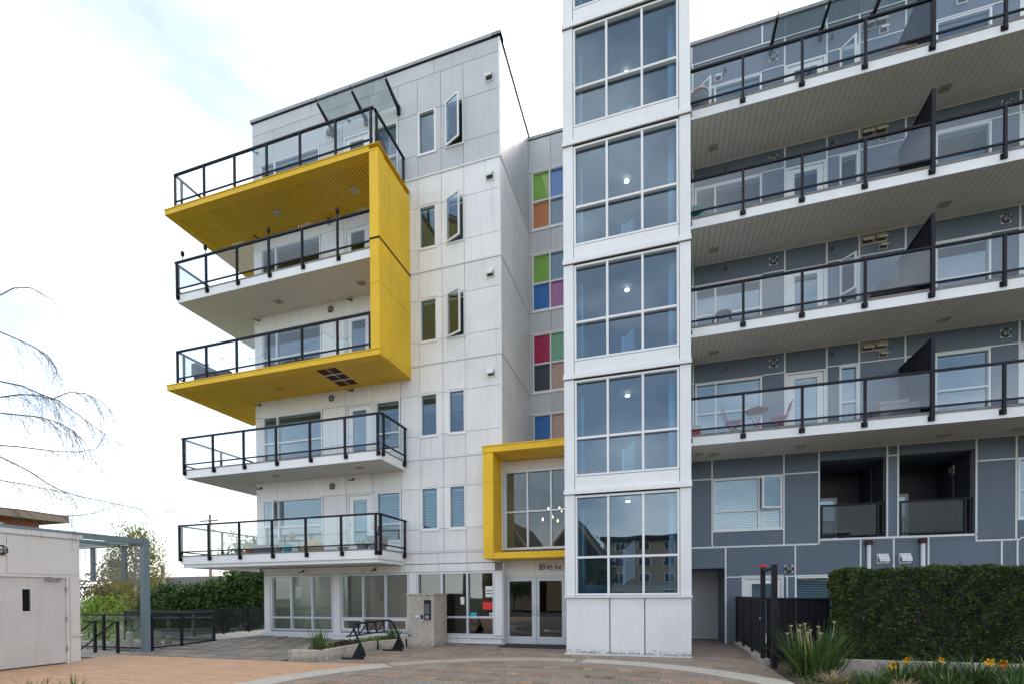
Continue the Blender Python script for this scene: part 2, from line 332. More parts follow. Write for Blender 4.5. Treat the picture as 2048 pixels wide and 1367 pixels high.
def door(par, F, u0, u1, z0, z1, g, mt='vinyl', gl='glass', fr=.06, bl=True, handle='l', d=-.02):
    b = MB()
    for r in minus((u0, u1, z0, z1), [(u0+fr, u1-fr, z0, z1-fr)]): b.fb(F, *r, -.12, .02)
    o = b.build('door', 'trim_white', par)
    b = MB(); leaf = (u0+fr+.005, u1-fr-.005, z0+.01, z1-fr-.005)
    for r in minus(leaf, [g]): b.fb(F, *r, d-.05, d)
    b.fb(F, g[0]-.03, g[1]+.03, g[2]-.03, g[2], d, d+.012).fb(F, g[0]-.03, g[1]+.03, g[3], g[3]+.03, d, d+.012).fb(F, g[0]-.03, g[0], g[2], g[3], d, d+.012).fb(F, g[1], g[1]+.03, g[2], g[3], d, d+.012)
    b.build('leaf', mt, o); MB().fb(F, *g, d-.03, d-.018).build('pane', gl, o)
    if bl: blind(o, F, g[0], g[1], g[2]+.02, g[3], d=-.1, pitch=.04)
    hu = leaf[0]+.07 if handle == 'l' else leaf[1]-.07
    h = MB(); h.lathef(F, hu, z0+1.0, [(.028, d), (.028, d+.01), (.012, d+.02), (.012, d+.05), (.03, d+.055), (.03, d+.075), (.01, d+.085)], 10); h.lathef(F, hu, z0+1.14, [(.025, d), (.025, d+.02), (.015, d+.025)], 10); h.build('handle', 'alu', o, smooth=True)
    return o
def bulkhead(par, F, u, z):
    b = MB(); b.fb(F, u-.11, u+.11, z-.11, z+.11, .018, .04); o = b.build('wall_lamp', 'trim_white', par)
    MB().lathef(F, u, z, [(.085, .042), (.082, .075), (.055, .105), (.02, .115)], 16).build('lens', 'lampglass', o, smooth=True)
    g = MB()
    for rr in (.098,):
        g.tube([F(u+rr*math.cos(a*.3142), z+rr*math.sin(a*.3142), .055) for a in range(21)], .014, 5)
    g.tube([F(u-.095, z, .06), F(u-.05, z, .115), F(u+.05, z, .115), F(u+.095, z, .06)], .009, 5); g.tube([F(u, z-.095, .06), F(u, z-.05, .12), F(u, z+.05, .12), F(u, z+.095, .06)], .009, 5)
    g.build('cage', 'black', o)
def hood(par, F, u, z, w=.24, h=.26, mt='trim_white', name='vent_hood'):
    b = MB(); b.fb(F, u-w/2, u+w/2, z-h/2, z+h/2, .018, .035)
    b.extr(lambda a, zz, dd: F(u-w/2+.02+dd, zz, a), [(.035, z+h*.42), (.05, z+h*.42), (.17, z-h*.05), (.17, z-h*.3), (.155, z-h*.3), (.15, z-h*.08), (.035, z+h*.36)], 0, w-.04)
    o = b.build(name, mt, par)
    MB().fb(F, u-w/2+.03, u+w/2-.03, z-h*.34, z+.02, .036, .046).build('grille', 'slab_dark', o)
def camera_spot(par, F, u, z):
    b = MB(); b.lathef(F, u, z, [(.05, .018), (.05, .03), (.02, .034)], 10); b.tube([F(u, z, .03), F(u-.02, z-.04, .1), F(u-.06, z-.05, .2)], .022, 6); b.build('sprinkler', 'slab_dark', par)

def boards(par, poly_fn, mt, name='soffit_boards'):
    o = poly_fn().build(name, mt, par); o['kind'] = 'stuff'; return o
def railing(par, P0, P1, ztop, zbot, zpost, posts, F='y', gl='glass_rail', capw=.07, bracket=True, screens=()):
    """straight glazed railing P0->P1 (xy); posts given as fractions (lengths) along it"""
    P0 = Vector((*P0, 0)); P1 = Vector((*P1, 0)); t = (P1-P0).normalized(); n = Vector((t.y, -t.x, 0)); Ln = (P1-P0).length
    F_ = lambda u, z, d: tuple(P0+t*u+n*d+Vector((0, 0, z)))
    MB().fb(F_, -.03, Ln+.03, ztop-.05, ztop, -capw/2, capw/2).build('top_rail', 'black', par)
    MB().fb(F_, 0, Ln, zbot-.02, zbot+.02, -.018, .018).build('bottom_rail', 'black', par)
    for p in posts:
        b = MB(); b.fb(F_, p-.028, p+.028, zpost, ztop-.05, -.03, .034)
        if bracket: b.fb(F_, p-.07, p+.07, zpost+.005, zpost+.13, -.052, -.03); b.fb(F_, p-.062, p-.045, zpost+.02, zpost+.04, -.03, -.02); b.fb(F_, p+.045, p+.062, zpost+.09, zpost+.11, -.03, -.02)
        b.build('post', 'black', par)
    ps = sorted(posts)
    for a, b_ in zip(ps, ps[1:]):
        if b_-a > .15: MB().fb(F_, a+.034, b_-.034, zbot+.022, ztop-.052, -.006, .006).build('glass_panel', gl, par)
    return F_

# foliage helpers -------------------------------------------------------------
def quads(name, P, A, B, mt, par=None, kind=None):
    """P centres, A/B half axis vectors (n,3): diamond leaves"""
    n = len(P); V = np.empty((n, 4, 3)); V[:, 0] = P-A; V[:, 1] = P-B*.9+A*.1; V[:, 2] = P+A; V[:, 3] = P+B*.9+A*.1
    V = V.reshape(-1, 3); lo, hi = V.min(0), V.max(0); c = (lo+hi)/2; c[2] = lo[2]
    me = bpy.data.meshes.new(name); me.vertices.add(4*n); me.vertices.foreach_set('co', (V-c).ravel())
    me.loops.add(4*n); me.loops.foreach_set('vertex_index', np.arange(4*n)); me.polygons.add(n)
    me.polygons.foreach_set('loop_start', np.arange(n)*4); me.polygons.foreach_set('loop_total', np.full(n, 4)); me.update(calc_edges=True)
    me.materials.append(MATS[mt]); return link(name, me, c, par, kind)
def rdir(n):
    v = rng.normal(size=(n, 3)); return v/np.linalg.norm(v, axis=1)[:, None]
def leafcloud(name, P, size, asp, mt, par=None, droop=0, kind=None):
    n = len(P); A = rdir(n); A[:, 2] -= droop; A /= np.linalg.norm(A, axis=1)[:, None]; B = np.cross(A, rdir(n)); B /= np.linalg.norm(B, axis=1)[:, None]+1e-6
    s = size*(.6+.8*rng.random(n))[:, None]; return quads(name, P, A*s, B*s*asp, mt, par, kind)
def clumps(c, rad, nc, per, spread, hollow=.45):
    d = rdir(nc); r = hollow+(1-hollow)*rng.random(nc)**.6; cc = np.array(c)+d*r[:, None]*np.array(rad)
    P = np.repeat(cc, per, 0)+rng.normal(size=(nc*per, 3))*spread; return P, cc
def tree(name, label, base, h, rad, ch, mt, nc=90, per=60, lsz=.09, spread=.28, trunk='trunk', tr=.16, droop=.2, cat='tree', group=None, asp=.5):
    t = thing(name, label, cat, base, group); cx = (base[0], base[1], base[2]+ch)
    P, cc = clumps(cx, rad, nc, per, spread); leafcloud('crown', P, lsz, asp, mt, t, droop)
    b = MB(); top = (base[0]+.1, base[1], base[2]+ch+rad[2]*.5); b.tube([base, (base[0]+.05, base[1]+.04, base[2]+ch*.5), top], tr, 8, tr*.25)
    for q in cc[::5]:
        s = (base[0]+.05, base[1], base[2]+ch*.35+(q[2]-base[2]-ch*.35)*.4); mid = [(s[k]+q[k])/2+(.12 if k == 2 else 0) for k in range(3)]
        b.tube([s, mid, tuple(q)], tr*.28, 5, .012)
    b.build('trunk', trunk, t, smooth=True); return t
def blades(n, c, rad, L_, w, lean=(.15, .9), droop=.6, up=1.0):
    """arching strap leaves as 5-segment ribbons -> MB"""
    b = MB()
    for _ in range(n):
        a = random.uniform(0, 2*math.pi); rr = rad*math.sqrt(random.random()); x, y = c[0]+rr*math.cos(a), c[1]+rr*math.sin(a)
        a2 = a+random.uniform(-.9, .9); ln = L_*random.uniform(.55, 1.05); th = random.uniform(*lean)*(.4+.6*rr/rad); dr = droop*random.uniform(.3, 1.4)
        p = Vector((x, y, c[2])); side = Vector((-math.sin(a2), math.cos(a2), 0)); i = len(b.v); S = 6
        for k in range(S+1):
            f = k/S; ww = w*(1-f**2.2)*random.uniform(.95, 1.05)+.0008
            b.v += [tuple(p-side*ww), tuple(p+side*ww)]
            tt = th+dr*f*f*2.0; p = p+Vector((math.cos(a2)*math.sin(tt), math.sin(a2)*math.sin(tt), math.cos(tt)*up))*(ln/S)
        for k in range(S): b.f.append((i+2*k, i+2*k+1, i+2*k+3, i+2*k+2))
    return b

# ================================================================== GROUND
def gz(x, y):
    a = min(max((-8-x)/5.7, 0), 1); b = min(max((y-9.5)/4.7, 0), 1); return .14*a*b
def sheet(name, pts, z, mt):
    return struct(MB().prism(pts, z-.03, z).build(name, mt))
struct(MB().box(-300, 300, -300, 300, -.35, -.30).build('ground', 'lawn'))
sheet('street', [(-300, -14), (300, -14), (300, -4), (-300, -4)], -.06, 'asphalt')
sheet('far_street', [(-300, 27), (-14.6, 27), (-14.6, 33), (-300, 33)], -.2, 'asphalt')
# forecourt: exposed aggregate with brick bands, a round concrete ring, a terracotta coloured drive
CX, CY, RO, RI = -2.0, 6.4, 5.22, 4.6
fore = struct(MB().box(-7.75, 2.2, -4, 17.9, -.2, 0).build('forecourt', 'aggregate'))
struct(MB().box(2.2, 20, -4, 16.2, -.2, -.035).build('garden_bed', 'soil'))
struct(MB().box(-14.0, -7.75, -4, 9.45, -.2, .0).build('drive', 'terracotta'))
d2 = MB()   # drive wraps round the ring up to its outer edge
pl = [(-7.752, 5.0), (-7.752, 9.45), (-6.3, 9.62)]+[(CX+(RO+.003)*math.cos(a), CY+(RO+.003)*math.sin(a)) for a in np.linspace(R(142.5), R(195.6), 24)]
d2.prism(pl, -.02, .004).build('drive_edge', 'terracotta', None); struct(bpy.data.objects['drive_edge'])
ring = MB(); i0 = 0
for seg, (a0, a1) in enumerate([(R(196), R(141)), (R(140), R(89)), (R(86.5), R(33))]):
    nseg = 26; ring = MB(); i = 0
    for k in range(nseg+1):
        a = a0+(a1-a0)*k/nseg; wob = .02*math.sin(7*a)
        ri = RI+(.0 if seg != 1 else .06)+wob*.5; ro = RO+(0 if seg != 1 else .0)+wob*.5
        for r_, z in ((ri, -.02), (ro, -.02), (ro, .008), (ri, .008)): ring.v.append((CX+r_*math.cos(a), CY+r_*math.sin(a), z))
    for k in range(nseg):
        for j in range(4): ring.f.append((i+4*k+j, i+4*k+(j+1) % 4, i+4*k+4+(j+1) % 4, i+4*k+4+j))
    ring.f.append((i, i+1, i+2, i+3)); ring.f.append(tuple(i+4*nseg+j for j in (3, 2, 1, 0)))
    struct(ring.build('concrete_ring', 'concrete_worn' if seg == 1 else 'concrete_light'))
# brick bands: one brick mesh shared by every brick
bm = MB().box(-.122, .122, -.14, .14, -.03, .008)
for k, vv in enumerate(bm.v):
    if vv[2] > 0: bm.v[k] = (vv[0]*.975, vv[1]*.97, vv[2])
bmesh_ = bpy.data.meshes.new('brick'); bmesh_.from_pydata(bm.v, [], bm.f); bmesh_.materials.append(MATS['brick_paver'])
bmesh2 = bmesh_.copy(); bmesh2.materials[0] = MATS['brick_paver'].copy(); bmesh2.materials[0].name = 'brick_paver_pale'
for nd in bmesh2.materials[0].node_tree.nodes:
    if nd.type == 'HUE_SAT': nd.inputs['Color'].default_value = (.27, .20, .135, 1)
nb = 0
for y in (7.30, 8.22, 9.08, 10.03, 10.98, 12.0, 12.85):
    struct_strip = []
    x = -7.0
    while x < 2.05:
        rr = math.hypot(x-CX, y-CY)
        ok = not (RI-.16 < rr < RO+.16)
        if y < 9.75 and x < -5.9 and rr > RI-.2: ok = False
        if y > 12.3 and x > -2.5 and x < .9: ok = False
        if ok:
            o = link('brick', random.choice((bmesh_, bmesh_, bmesh2)), (x+random.uniform(-.004, .004), y+.02*math.sin(x*1.3+y)+random.uniform(-.006, .006), random.uniform(-.002, .003)), fore); o.rotation_euler = (random.uniform(-.006, .006), random.uniform(-.006, .006), random.uniform(-.015, .015)); nb += 1
        x += .264
# grey square pavers by the white block
pav = struct(MB().box(-14.15, -7.75, 9.45, 14.25, -.2, -.03).build('paved_terrace', 'joint_dirt'))
pm = MB().box(-.288, .288, -.284, .284, -.05, .008)
for k, vv in enumerate(pm.v):
    if vv[2] > 0: pm.v[k] = (vv[0]*.985, vv[1]*.985, vv[2])
pmesh = bpy.data.meshes.new('paver'); pmesh.from_pydata(pm.v, [], pm.f); pmesh.materials.append(MATS['grey_paver'])
for iy in range(8):
    for ix in range(-1, 11):
        x = -14.15+.3+ix*.6+(.3 if iy % 2 else 0); y = 9.45+.3+iy*.6
        if x < -14.15+.29 or x > -7.75-.25: continue
        if x > -8.9 and y < 13.7: 
            if x > -8.6: continue
        o = link('paver', pmesh, (x, y, gz(x, y)+random.uniform(-.004, .004)), pav); o.rotation_euler = (random.uniform(-.01, .01)+.02*gz(x, 14)/.14, random.uniform(-.008, .008)-.02*gz(-14, y)/.14, random.uniform(-.01, .01))
struct(MB().box(-16.4, -14.17, 12.7, 20, -.2, .115).build('concrete_walk', 'concrete_light'))
struct(MB().box(-24, -14.2, 10.2, 12.55, -.3, -.03).build('gravel_bed', 'gravel'))
struct(MB().box(-24, -14.02, 8.9, 10.1, -.3, -.012).build('stair_landing', 'concrete'))
gp = np.c_[rng.uniform(-19, -14.25, 700), rng.uniform(10.25, 12.5, 700), rng.uniform(-.02, .03, 700)]
st = MB()
for p in gp[:420]:
    s = random.uniform(.03, .09); q = [(p[0]+random.uniform(-1, 1)*s*.3+sx*s, p[1]+sy*s*.8, p[2]+sz*s*.5) for sx, sy, sz in ((-1, -1, -1), (1, -1, -1), (1, 1, -1), (-1, 1, -1), (-.6, -.6, 1), (.6, -.6, 1), (.6, .6, 1), (-.6, .6, 1))]; st.hexa(q)
st = st.build('cobbles', 'gravel'); st['kind'] = 'stuff'; st['label'] = 'loose grey and white river cobbles inside the glass railing'

# ================================================================== WHITE BLOCK
FL = FY(14.2)
XL, XR, YB = -14.03, -4.62, 17.55
T = [2.93, 5.94, 8.96, 11.93, 14.94]              # floor trims of storeys 2..6
wb = thing('white_apartment_block', 'tall white panelled apartment block with yellow framed corner balconies', 'building', (-9.3, 16, 0))
holes = []
for k, t in enumerate(T):
    holes += [(-7.40, -6.76, t+.73, t+2.13), (-6.41, -5.81, t+.73, t+2.13), (-13.72, -11.14, t+.12, t+2.10), (-10.20, -9.17, t+.02, t+2.10), (-9.06, -8.11, t+.40, t+2.08)]
gh = [(-13.44, -10.80, .34, 2.30), (-10.48, -7.86, .34, 2.30), (-7.57, -4.89, .28, 2.30)]
w1 = wall(wb, FL, (XL, XR, 2.56, 18.6), holes, 'joint_grey')
w1g = wall(wb, FL, (-13.72, -4.62, 0, 2.56), gh, 'joint_grey')
sh = MB()   # rest of the shell: sides, back, roof, partition
sh.box(XR-.2, XR, 14.4, 26, 0, 18.6); sh.box(XL, XL+.2, 14.4, 26, 2.5, 18.6); sh.box(-13.72, -13.5, 14.4, 26, 0, 2.5); sh.box(XL+.2, XR-.2, 25.8, 26, 0, 18.6); sh.box(XL+.2, XR-.2, 14.4, 25.8, 18.2, 18.4)
sh.build('shell', 'panel_white', wb)
it = MB()
for t in T: it.box(XL+.2, XR-.2, 14.41, 25.7, t-.3, t+.02)
for x in (-10.6, -7.9): it.box(x-.06, x+.06, 14.42, 19.0, 3.0, 18.1)
it.box(XL+.2, XR-.2, 18.6, 18.7, 2.6, 18.1); it.build('interior', 'room', wb)
up_ = [XL, -13.09, -10.23, -9.17, -8.10, -7.40, -6.58, -5.81, XR]; lo_ = [XL, -11.14, -10.21, -9.10, -8.10, -7.40, -6.58, -5.81, XR]
rows = []
for k, t in enumerate(T):
    nx = T[k+1] if k < 4 else 18.12
    rows += [(t+.05, t+.76, lo_), (t+.76, t+2.08, lo_), (t+2.08, nx, up_)]
rows.append((18.12, 18.56, [XL, -11.5, -9.0, -6.8, XR]))
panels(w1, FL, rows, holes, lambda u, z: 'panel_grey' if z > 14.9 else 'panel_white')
panels(w1g, FL, [(2.575, 2.925, [XL, -12.5, -10.7, -9.3, -7.75, -6.78, -5.8, -4.63])], [], 'panel_white')
panels(w1g, FL, [(2.31, 2.56, [-13.72, -12.6, -11.5, -10.5, -9.6, -8.7, -7.75, -6.78, -5.8, -4.86])], [], 'panel_white', d=.0)
for a, b_ in ((-13.72, -13.46), (-10.78, -10.50), (-7.84, -7.58), (-4.88, -4.63)): strip(w1g, FL, a, b_, .30, 2.305, 0, .03, 'panel_white', 'pilaster')
strip(w1g, FL, -13.78, -7.5, .22, .295, 0, .06, 'metal_white', 'sill'); strip(w1g, FL, -13.76, -7.5, .05, .215, 0, .035, 'panel_white', 'base_board')
strip(w1g, FL, -6.7, -4.62, .22, .27, 0, .07, 'metal_white', 'sill')
panels(w1g, FL, [(.03, .215, [-7.5, -6.19, -4.64])], [], 'panel_white')
# right return wall of the block
FS = FX(XR); sr = []
for k, t in enumerate(T):
    nx = T[k+1] if k < 4 else 18.12
    sr += [(t+.05, t+2.08, [14.2, 15.55, 16.9, YB]), (t+2.08, nx, [14.2, 15.55, 16.9, YB])]
sr.append((18.12, 18.56, [14.2, 15.9, YB]))
panels(w1, FS, sr, [], lambda u, z: 'panel_grey' if z > 14.9 else 'panel_white')
for t in T:
    strip(w1, FL, XL-.03, XR+.045, t-.005, t+.045, 0, .045, 'trim_white', 'floor_trim'); strip(w1, FS, 14.2, YB, t-.005, t+.045, 0, .045, 'trim_white', 'floor_trim')
    strip(w1, FL, XL-.01, XR+.02, t+.046, t+.056, 0, .02, 'slab_dark', 'shadow_gap')
for F_, a, b_ in ((FL, XL-.06, XR+.06), (FS, 14.14, 26)):
    MB().fb(F_, a, b_, 18.60, 18.70, -.25, .06).build('parapet_cap', 'cap', wb); MB().fb(F_, a+.03, b_-.03, 18.56, 18.60, 0, .03).build('flashing', 'black', wb)
strip(w1, FL, XR-.03, XR+.02, 2.95, 18.55, .018, .024, 'trim_white', 'corner_trim')
# narrow windows, two to a storey
for k, t in enumerate(T):
    op = k in (2, 3, 4)
    bl = {0: (t+.8, t+2.0), 1: (t+1.5, t+2.05), 2: (t+.8, t+2.05), 3: (t+.8, t+2.05), 4: None}[k]
    window(wb, FL, -7.40, -6.76, t+.73, t+2.13, bl=bl, gl='glass', fw=.06)
    w = window(wb, FL, -6.41, -5.81, t+.73, t+2.13, bl=bl, skip=((0, 0),) if op else (), fw=.06 if not op else .04)
    if op: sash(w, FL, -6.40, -5.82, t+.745, t+2.115, 'l', 22)
    hood(wb, FL, -4.95, t+2.48, .26, .27)
# balcony windows and doors
for k, t in enumerate(T):
    w = window(wb, FL, -13.70, -11.16, t+.12, t+2.08, vm=(-13.07,), hm=(t+1.10,), bl=((t+.9, t+2.03) if k == 0 else (t+1.75, t+2.03)), skip=((0, 1),) if k == 0 else ())
    if k == 0: sash(w, FL, -13.69, -13.09, t+1.1, t+2.07, 'l', 14)
    door(wb, FL, -10.19, -9.18, t+.04, t+2.09, (-9.95, -9.42, t+.35, t+1.88), bl=k in (0, 1), mt='panel_white')
    window(wb, FL, -9.05, -8.12, t+.42, t+2.07, hm=(t+1.0,), bl=((t+1.0, t+2.0) if k == 0 else (t+1.7, t+2.0) if k == 1 else None))
    bulkhead(wb, FL, -10.75, t+2.40)
    camera_spot(wb, FL, -13.8, t+2.55); camera_spot(wb, FL, -9.93, t+2.58)
camera_spot(wb, FL, -12.0, 2.44); camera_spot(wb, FL, -9.1, 2.44)
# ground floor shop-front glazing with a lit room behind
g1 = window(wb, FL, -13.44, -10.80, .34, 2.30, vm=(-12.55, -11.66), hm=(.80,), mt='alu', gl='glass_dark', fw=.06, d0=-.12, sill=False)
g2 = window(wb, FL, -10.48, -7.86, .34, 2.30, vm=(-9.60, -8.73), hm=(.80,), mt='alu', gl='glass_dark', fw=.06, d0=-.12, sill=False)
for a, b_ in ((-10.42, -9.63), (-8.70, -7.92)):
    MB().fb(FL, a, a+.05, .40, .77, -.03, .035).fb(FL, b_-.05, b_, .40, .77, -.03, .035).fb(FL, a+.05, b_-.05, .40, .45, -.03, .035).fb(FL, a+.05, b_-.05, .72, .77, -.03, .035).build('hopper_sash', 'vinyl', g2)
g3 = window(wb, FL, -7.57, -4.89, .28, 2.30, vm=(-6.68, -5.80), hm=(.86,), mt='alu', gl='glass_dark', fw=.06, d0=-.12, sill=False)
rm = MB(); rm.box(-13.5, -4.8, 14.45, 21, -.05, .10); rm.box(-13.5, -4.8, 14.45, 21, 2.5, 2.6); rm.box(-13.5, -7.7, 20.9, 21, .1, 2.5); rm.box(-7.72, -7.6, 14.45, 21, .1, 2.5); rm.box(-11.2, -11.05, 15.6, 17.2, .1, 2.5)
rm.build('ground_floor_room', 'room_light', wb)
for x in (-12.8, -11.9, -10.2, -9.0):
    MB().box(x-.3, x+.3, 16.2, 16.35, 2.46, 2.498).build('ceiling_light', 'lamp_white', wb); MB().box(x-.3, x+.3, 18.6, 18.75, 2.46, 2.498).build('ceiling_light', 'lamp_white', wb)
for (u, z, w_, h_, mt, nm) in ((-6.0, 1.38, .13, .24, 'paper', 'notice'), (-5.09, 1.66, .25, .34, 'paper', 'notice'), (-5.14, 1.22, .33, .24, 'redpaper', 'red_notice'), (-5.62, .94, .20, .14, 'cyan', 'blue_sticker'), (-4.99, .93, .2, .14, 'paper', 'sticker')):
    MB().fb(FL, u-w_/2, u+w_/2, z-h_/2, z+h_/2, -.075, -.068).build(nm, mt, g3)
for z in (1.60, 1.69): MB().fb(FL, -5.2, -4.98, z-.012, z+.012, -.0675, -.066).build('notice_line', 'letter', g3)
for dx in (-.05, .05): MB().lathef(FL, -4.99+dx, .93, [(.035, -.0675), (.035, -.066)], 10).build('sticker_ring', 'letter', g3)

# ---- corner balconies
def lpoly(x0, x1, yf, yb_, xw=XL): return [(x0, yf), (x1, yf), (x1, 14.2), (xw, 14.2), (xw, yb_), (x0, yb_)]
def soffit_L(x0, x1, yf, yb_, z, mt, bw=.118, gp=.010, inset=0, hole=None):
    b = MB(); x0 += inset; x1 -= inset; yf += inset; yb_ -= inset
    k = (14.2-yf)/(XL-x0)
    diag = lambda x: yf+(x-x0)*k
    x = x0
    while x < x1-.01:
        xe = min(x+bw-gp, x1); ya = 14.2 if x >= XL else None
        if ya is None: pts = [(x, yf), (xe, yf), (xe, min(diag(xe), 14.2)), (x, diag(x)+.001)]
        else: pts = [(x, yf), (xe, yf), (xe, 14.198), (x, 14.198)]
        if hole and hole[0] < (x+xe)/2 < hole[1]:
            b.prism([(x, yf), (xe, yf), (xe, hole[2]), (x, hole[2])], z, z+.018); b.prism([(x, hole[3]), (xe, hole[3]), (xe, 14.198), (x, 14.198)], z, z+.018)
        else: b.prism(pts, z, z+.018)
        x += bw
    y = yf+.006
    while y < yb_-.01:
        ye = min(y+bw-gp, yb_)
        if y < 14.2: b.prism([(x0, y), (x0+(y-yf)/k-.012, y), (min(x0+(ye-yf)/k, XL)-.012, ye), (x0, ye)], z, z+.018)
        else: b.prism([(x0, y), (XL-.002, y), (XL-.002, ye), (x0, ye)], z, z+.018)
        y += bw
    return b
PF = [0.0, 1.3, 2.6, 3.9, 5.2, 6.49]
def white_balcony(z, x0, x1, yf, yb_, ztop, mt_s, posts, side=True, double=False):
    b = MB(); b.prism(lpoly(x0+.03, x1-.03, yf+.03, yb_), z+.02, z+.24); bal = b.build('balcony', 'slab_dark', wb)
    f = MB(); f.box(x0, x1, yf, yf+.028, z-.005, z+.255); f.box(x0, x0+.028, yf+.03, yb_, z-.005, z+.255); f.box(x1-.028, x1, yf+.03, 14.2, z-.005, z+.255); f.build('fascia', 'metal_white', bal)
    if double: MB().box(x0+.05, x1-.05, yf+.05, yf+.12, z-.12, z-.006).box(x1-.12, x1-.05, yf+.12, 14.2, z-.12, z-.006).box(x0+.05, x0+.12, yf+.12, yb_, z-.12, z-.006).build('lower_fascia', 'metal_white', bal)
    MB().prism(lpoly(x0-.012, x1+.012, yf-.012, yb_), z+.258, z+.30).build('deck', 'deck', bal)
    boards(bal, lambda: soffit_L(x0+.03, x1-.03, yf+.03, yb_, z, mt_s), mt_s)
    yr = yf-.045
    railing(bal, (x0, yr), (x1, yr), ztop, ztop-.92, z+.10, posts)
    railing(bal, (x0-.045, yb_), (x0-.045, yr+.06), ztop, ztop-.92, z+.10, [.1, 1.6, yb_-yr-.12])
    if side: railing(bal, (x1+.045, yr+.06), (x1+.045, 14.15), ztop, ztop-.92, z+.10, [.07, 14.15-yr-.12])
    return bal
def soffit_vent(par, x, y, z, mt='beige_plastic', s=.13):
    b = MB(); b.box(x-s, x+s, y-s*.8, y-s*.55, z-.02, z-.002).box(x-s, x+s, y+s*.55, y+s*.8, z-.02, z-.002).box(x-s, x-s*.75, y-s*.55, y+s*.55, z-.02, z-.002).box(x+s*.75, x+s, y-s*.55, y+s*.55, z-.02, z-.002)
    for q in range(5): b.box(x-s*.75, x+s*.75, y-s*.5+q*s*.22, y-s*.5+q*s*.22+.008, z-.016, z-.004)
    b.build('soffit_vent', mt, par); 
b2 = white_balcony(2.67, -15.70, -7.98, 12.58, 15.87, 4.01, 'board_white', [0, 1.29, 2.58, 3.9, 5.19, 6.48, 7.68], double=True)
b3 = white_balcony(5.65, -15.70, -7.95, 12.74, 15.87, 7.02, 'board_white', [.04, 1.34, 2.64, 3.95, 5.25, 6.53, 7.67])
b5 = white_balcony(11.60, -15.76, -8.03, 12.63, 15.87, 12.95, 'board_beige', [.04, 1.33, 2.63, 3.91, 5.19, 6.48, 7.7], side=False)
for bal, y, z in ((b3, 13.4, 5.65), (b5, 13.6, 11.6)): soffit_vent(bal, -12.4, y, z); soffit_vent(bal, -9.15, y, z)
# yellow frame: lower slab, upright, upper slab
def yellow_slab(z, ztop, hole=None):
    b = MB(); b.prism(lpoly(-15.95, -8.03, 12.36, 15.95), z+.06, z+.16); 
    b.prism([(-15.95, 12.36), (-7.72, 12.36), (-7.72, 12.66), (-15.65, 12.66), (-15.65, 15.95), (-15.95, 15.95)], z, z+.06)
    bal = b.build('balcony', 'yellow', wb)
    MB().prism(lpoly(-15.97, -7.70 if z < 10 else -7.69, 12.34, 15.96), z+.163, z+.185).build('edge_cap', 'yellow', bal)
    MB().prism(lpoly(-15.80, -8.06, 12.5, 15.9), z+.19, z+.24).build('deck', 'deck', bal)
    if z < 10:
        MB().box(-8.028, -7.716, 12.365, 14.2, z+.062, z+.16).build('corner_block', 'yellow', bal)
    boards(bal, lambda: soffit_L(-15.95, -7.73 if z > 10 else -7.42, 12.36, 15.95, z+.03, 'yellow_board', inset=.30, hole=hole, gp=.016), 'yellow_board')
    if hole:
        MB().box(hole[0]-.02, hole[1]+.02, hole[2], hole[3], z+.052, z+.059).build('open_cavity', 'rust_wood', bal)
        for q in (.33, .66): yy = hole[2]+(hole[3]-hole[2])*q; MB().box(hole[0], hole[1], yy-.02, yy+.02, z+.026, z+.04).build('batten', 'vinyl', bal)
        MB().box((hole[0]+hole[1])/2-.04, (hole[0]+hole[1])/2+.04, hole[2], hole[3], z+.041, z+.0515).build('joist', 'wood', bal)
    yr = 12.44
    railing(bal, (-15.56, yr), (-7.94 if z > 10 else -8.05, yr), ztop, ztop-.92, z+.19, [.0, 1.26, 2.53, 3.81, 5.07, 6.35]+([7.56] if z > 10 else [7.47]), bracket=False)
    railing(bal, (-15.56, 15.87), (-15.56, yr+.08), ztop, ztop-.92, z+.19, [.1, 1.6, 3.2], bracket=False)
    if z > 10: railing(bal, (-7.90, yr+.08), (-7.90, 14.15), ztop, ztop-.92, z+.19, [.06, 1.6], bracket=False)
    return bal
b4 = yellow_slab(8.55, 9.85, hole=(-10.22, -9.52, 12.72, 13.95)); soffit_vent(b4, -12.3, 13.45, 8.57, 'yellow_board')
b6 = yellow_slab(14.42, 15.75)
for x in (-12.27, -9.24): soffit_vent(b6, x, 13.42, 14.44, 'trim_white', .12)
yf = MB().box(-8.02, -7.72, 12.37, 14.2, 8.712, 14.42).build('yellow_frame', 'yellow', wb)
fyx = FX(-7.72); fyy = FY(12.37)
for z0, z1 in ((8.6, 10.62), (10.63, 11.88), (11.92, 14.40)):
    for u0, u1 in ((12.37, 12.95), (12.955, 14.19)): MB().fb(fyx, u0+.003, u1-.003, z0+.004, z1-.004, .001, .012).build('yellow_panel', 'yellow', yf)
    MB().fb(fyy, -8.016, -7.714, z0+.115 if z0 < 9 else z0+.004, z1-.004, .001, .012).build('yellow_panel', 'yellow', yf)
MB().fb(fyx, 12.33, 14.2, 11.88, 11.92, 0, .03).fb(fyy, -8.03, -7.69, 11.88, 11.92, 0, .03).build('drip_edge', 'black', yf)
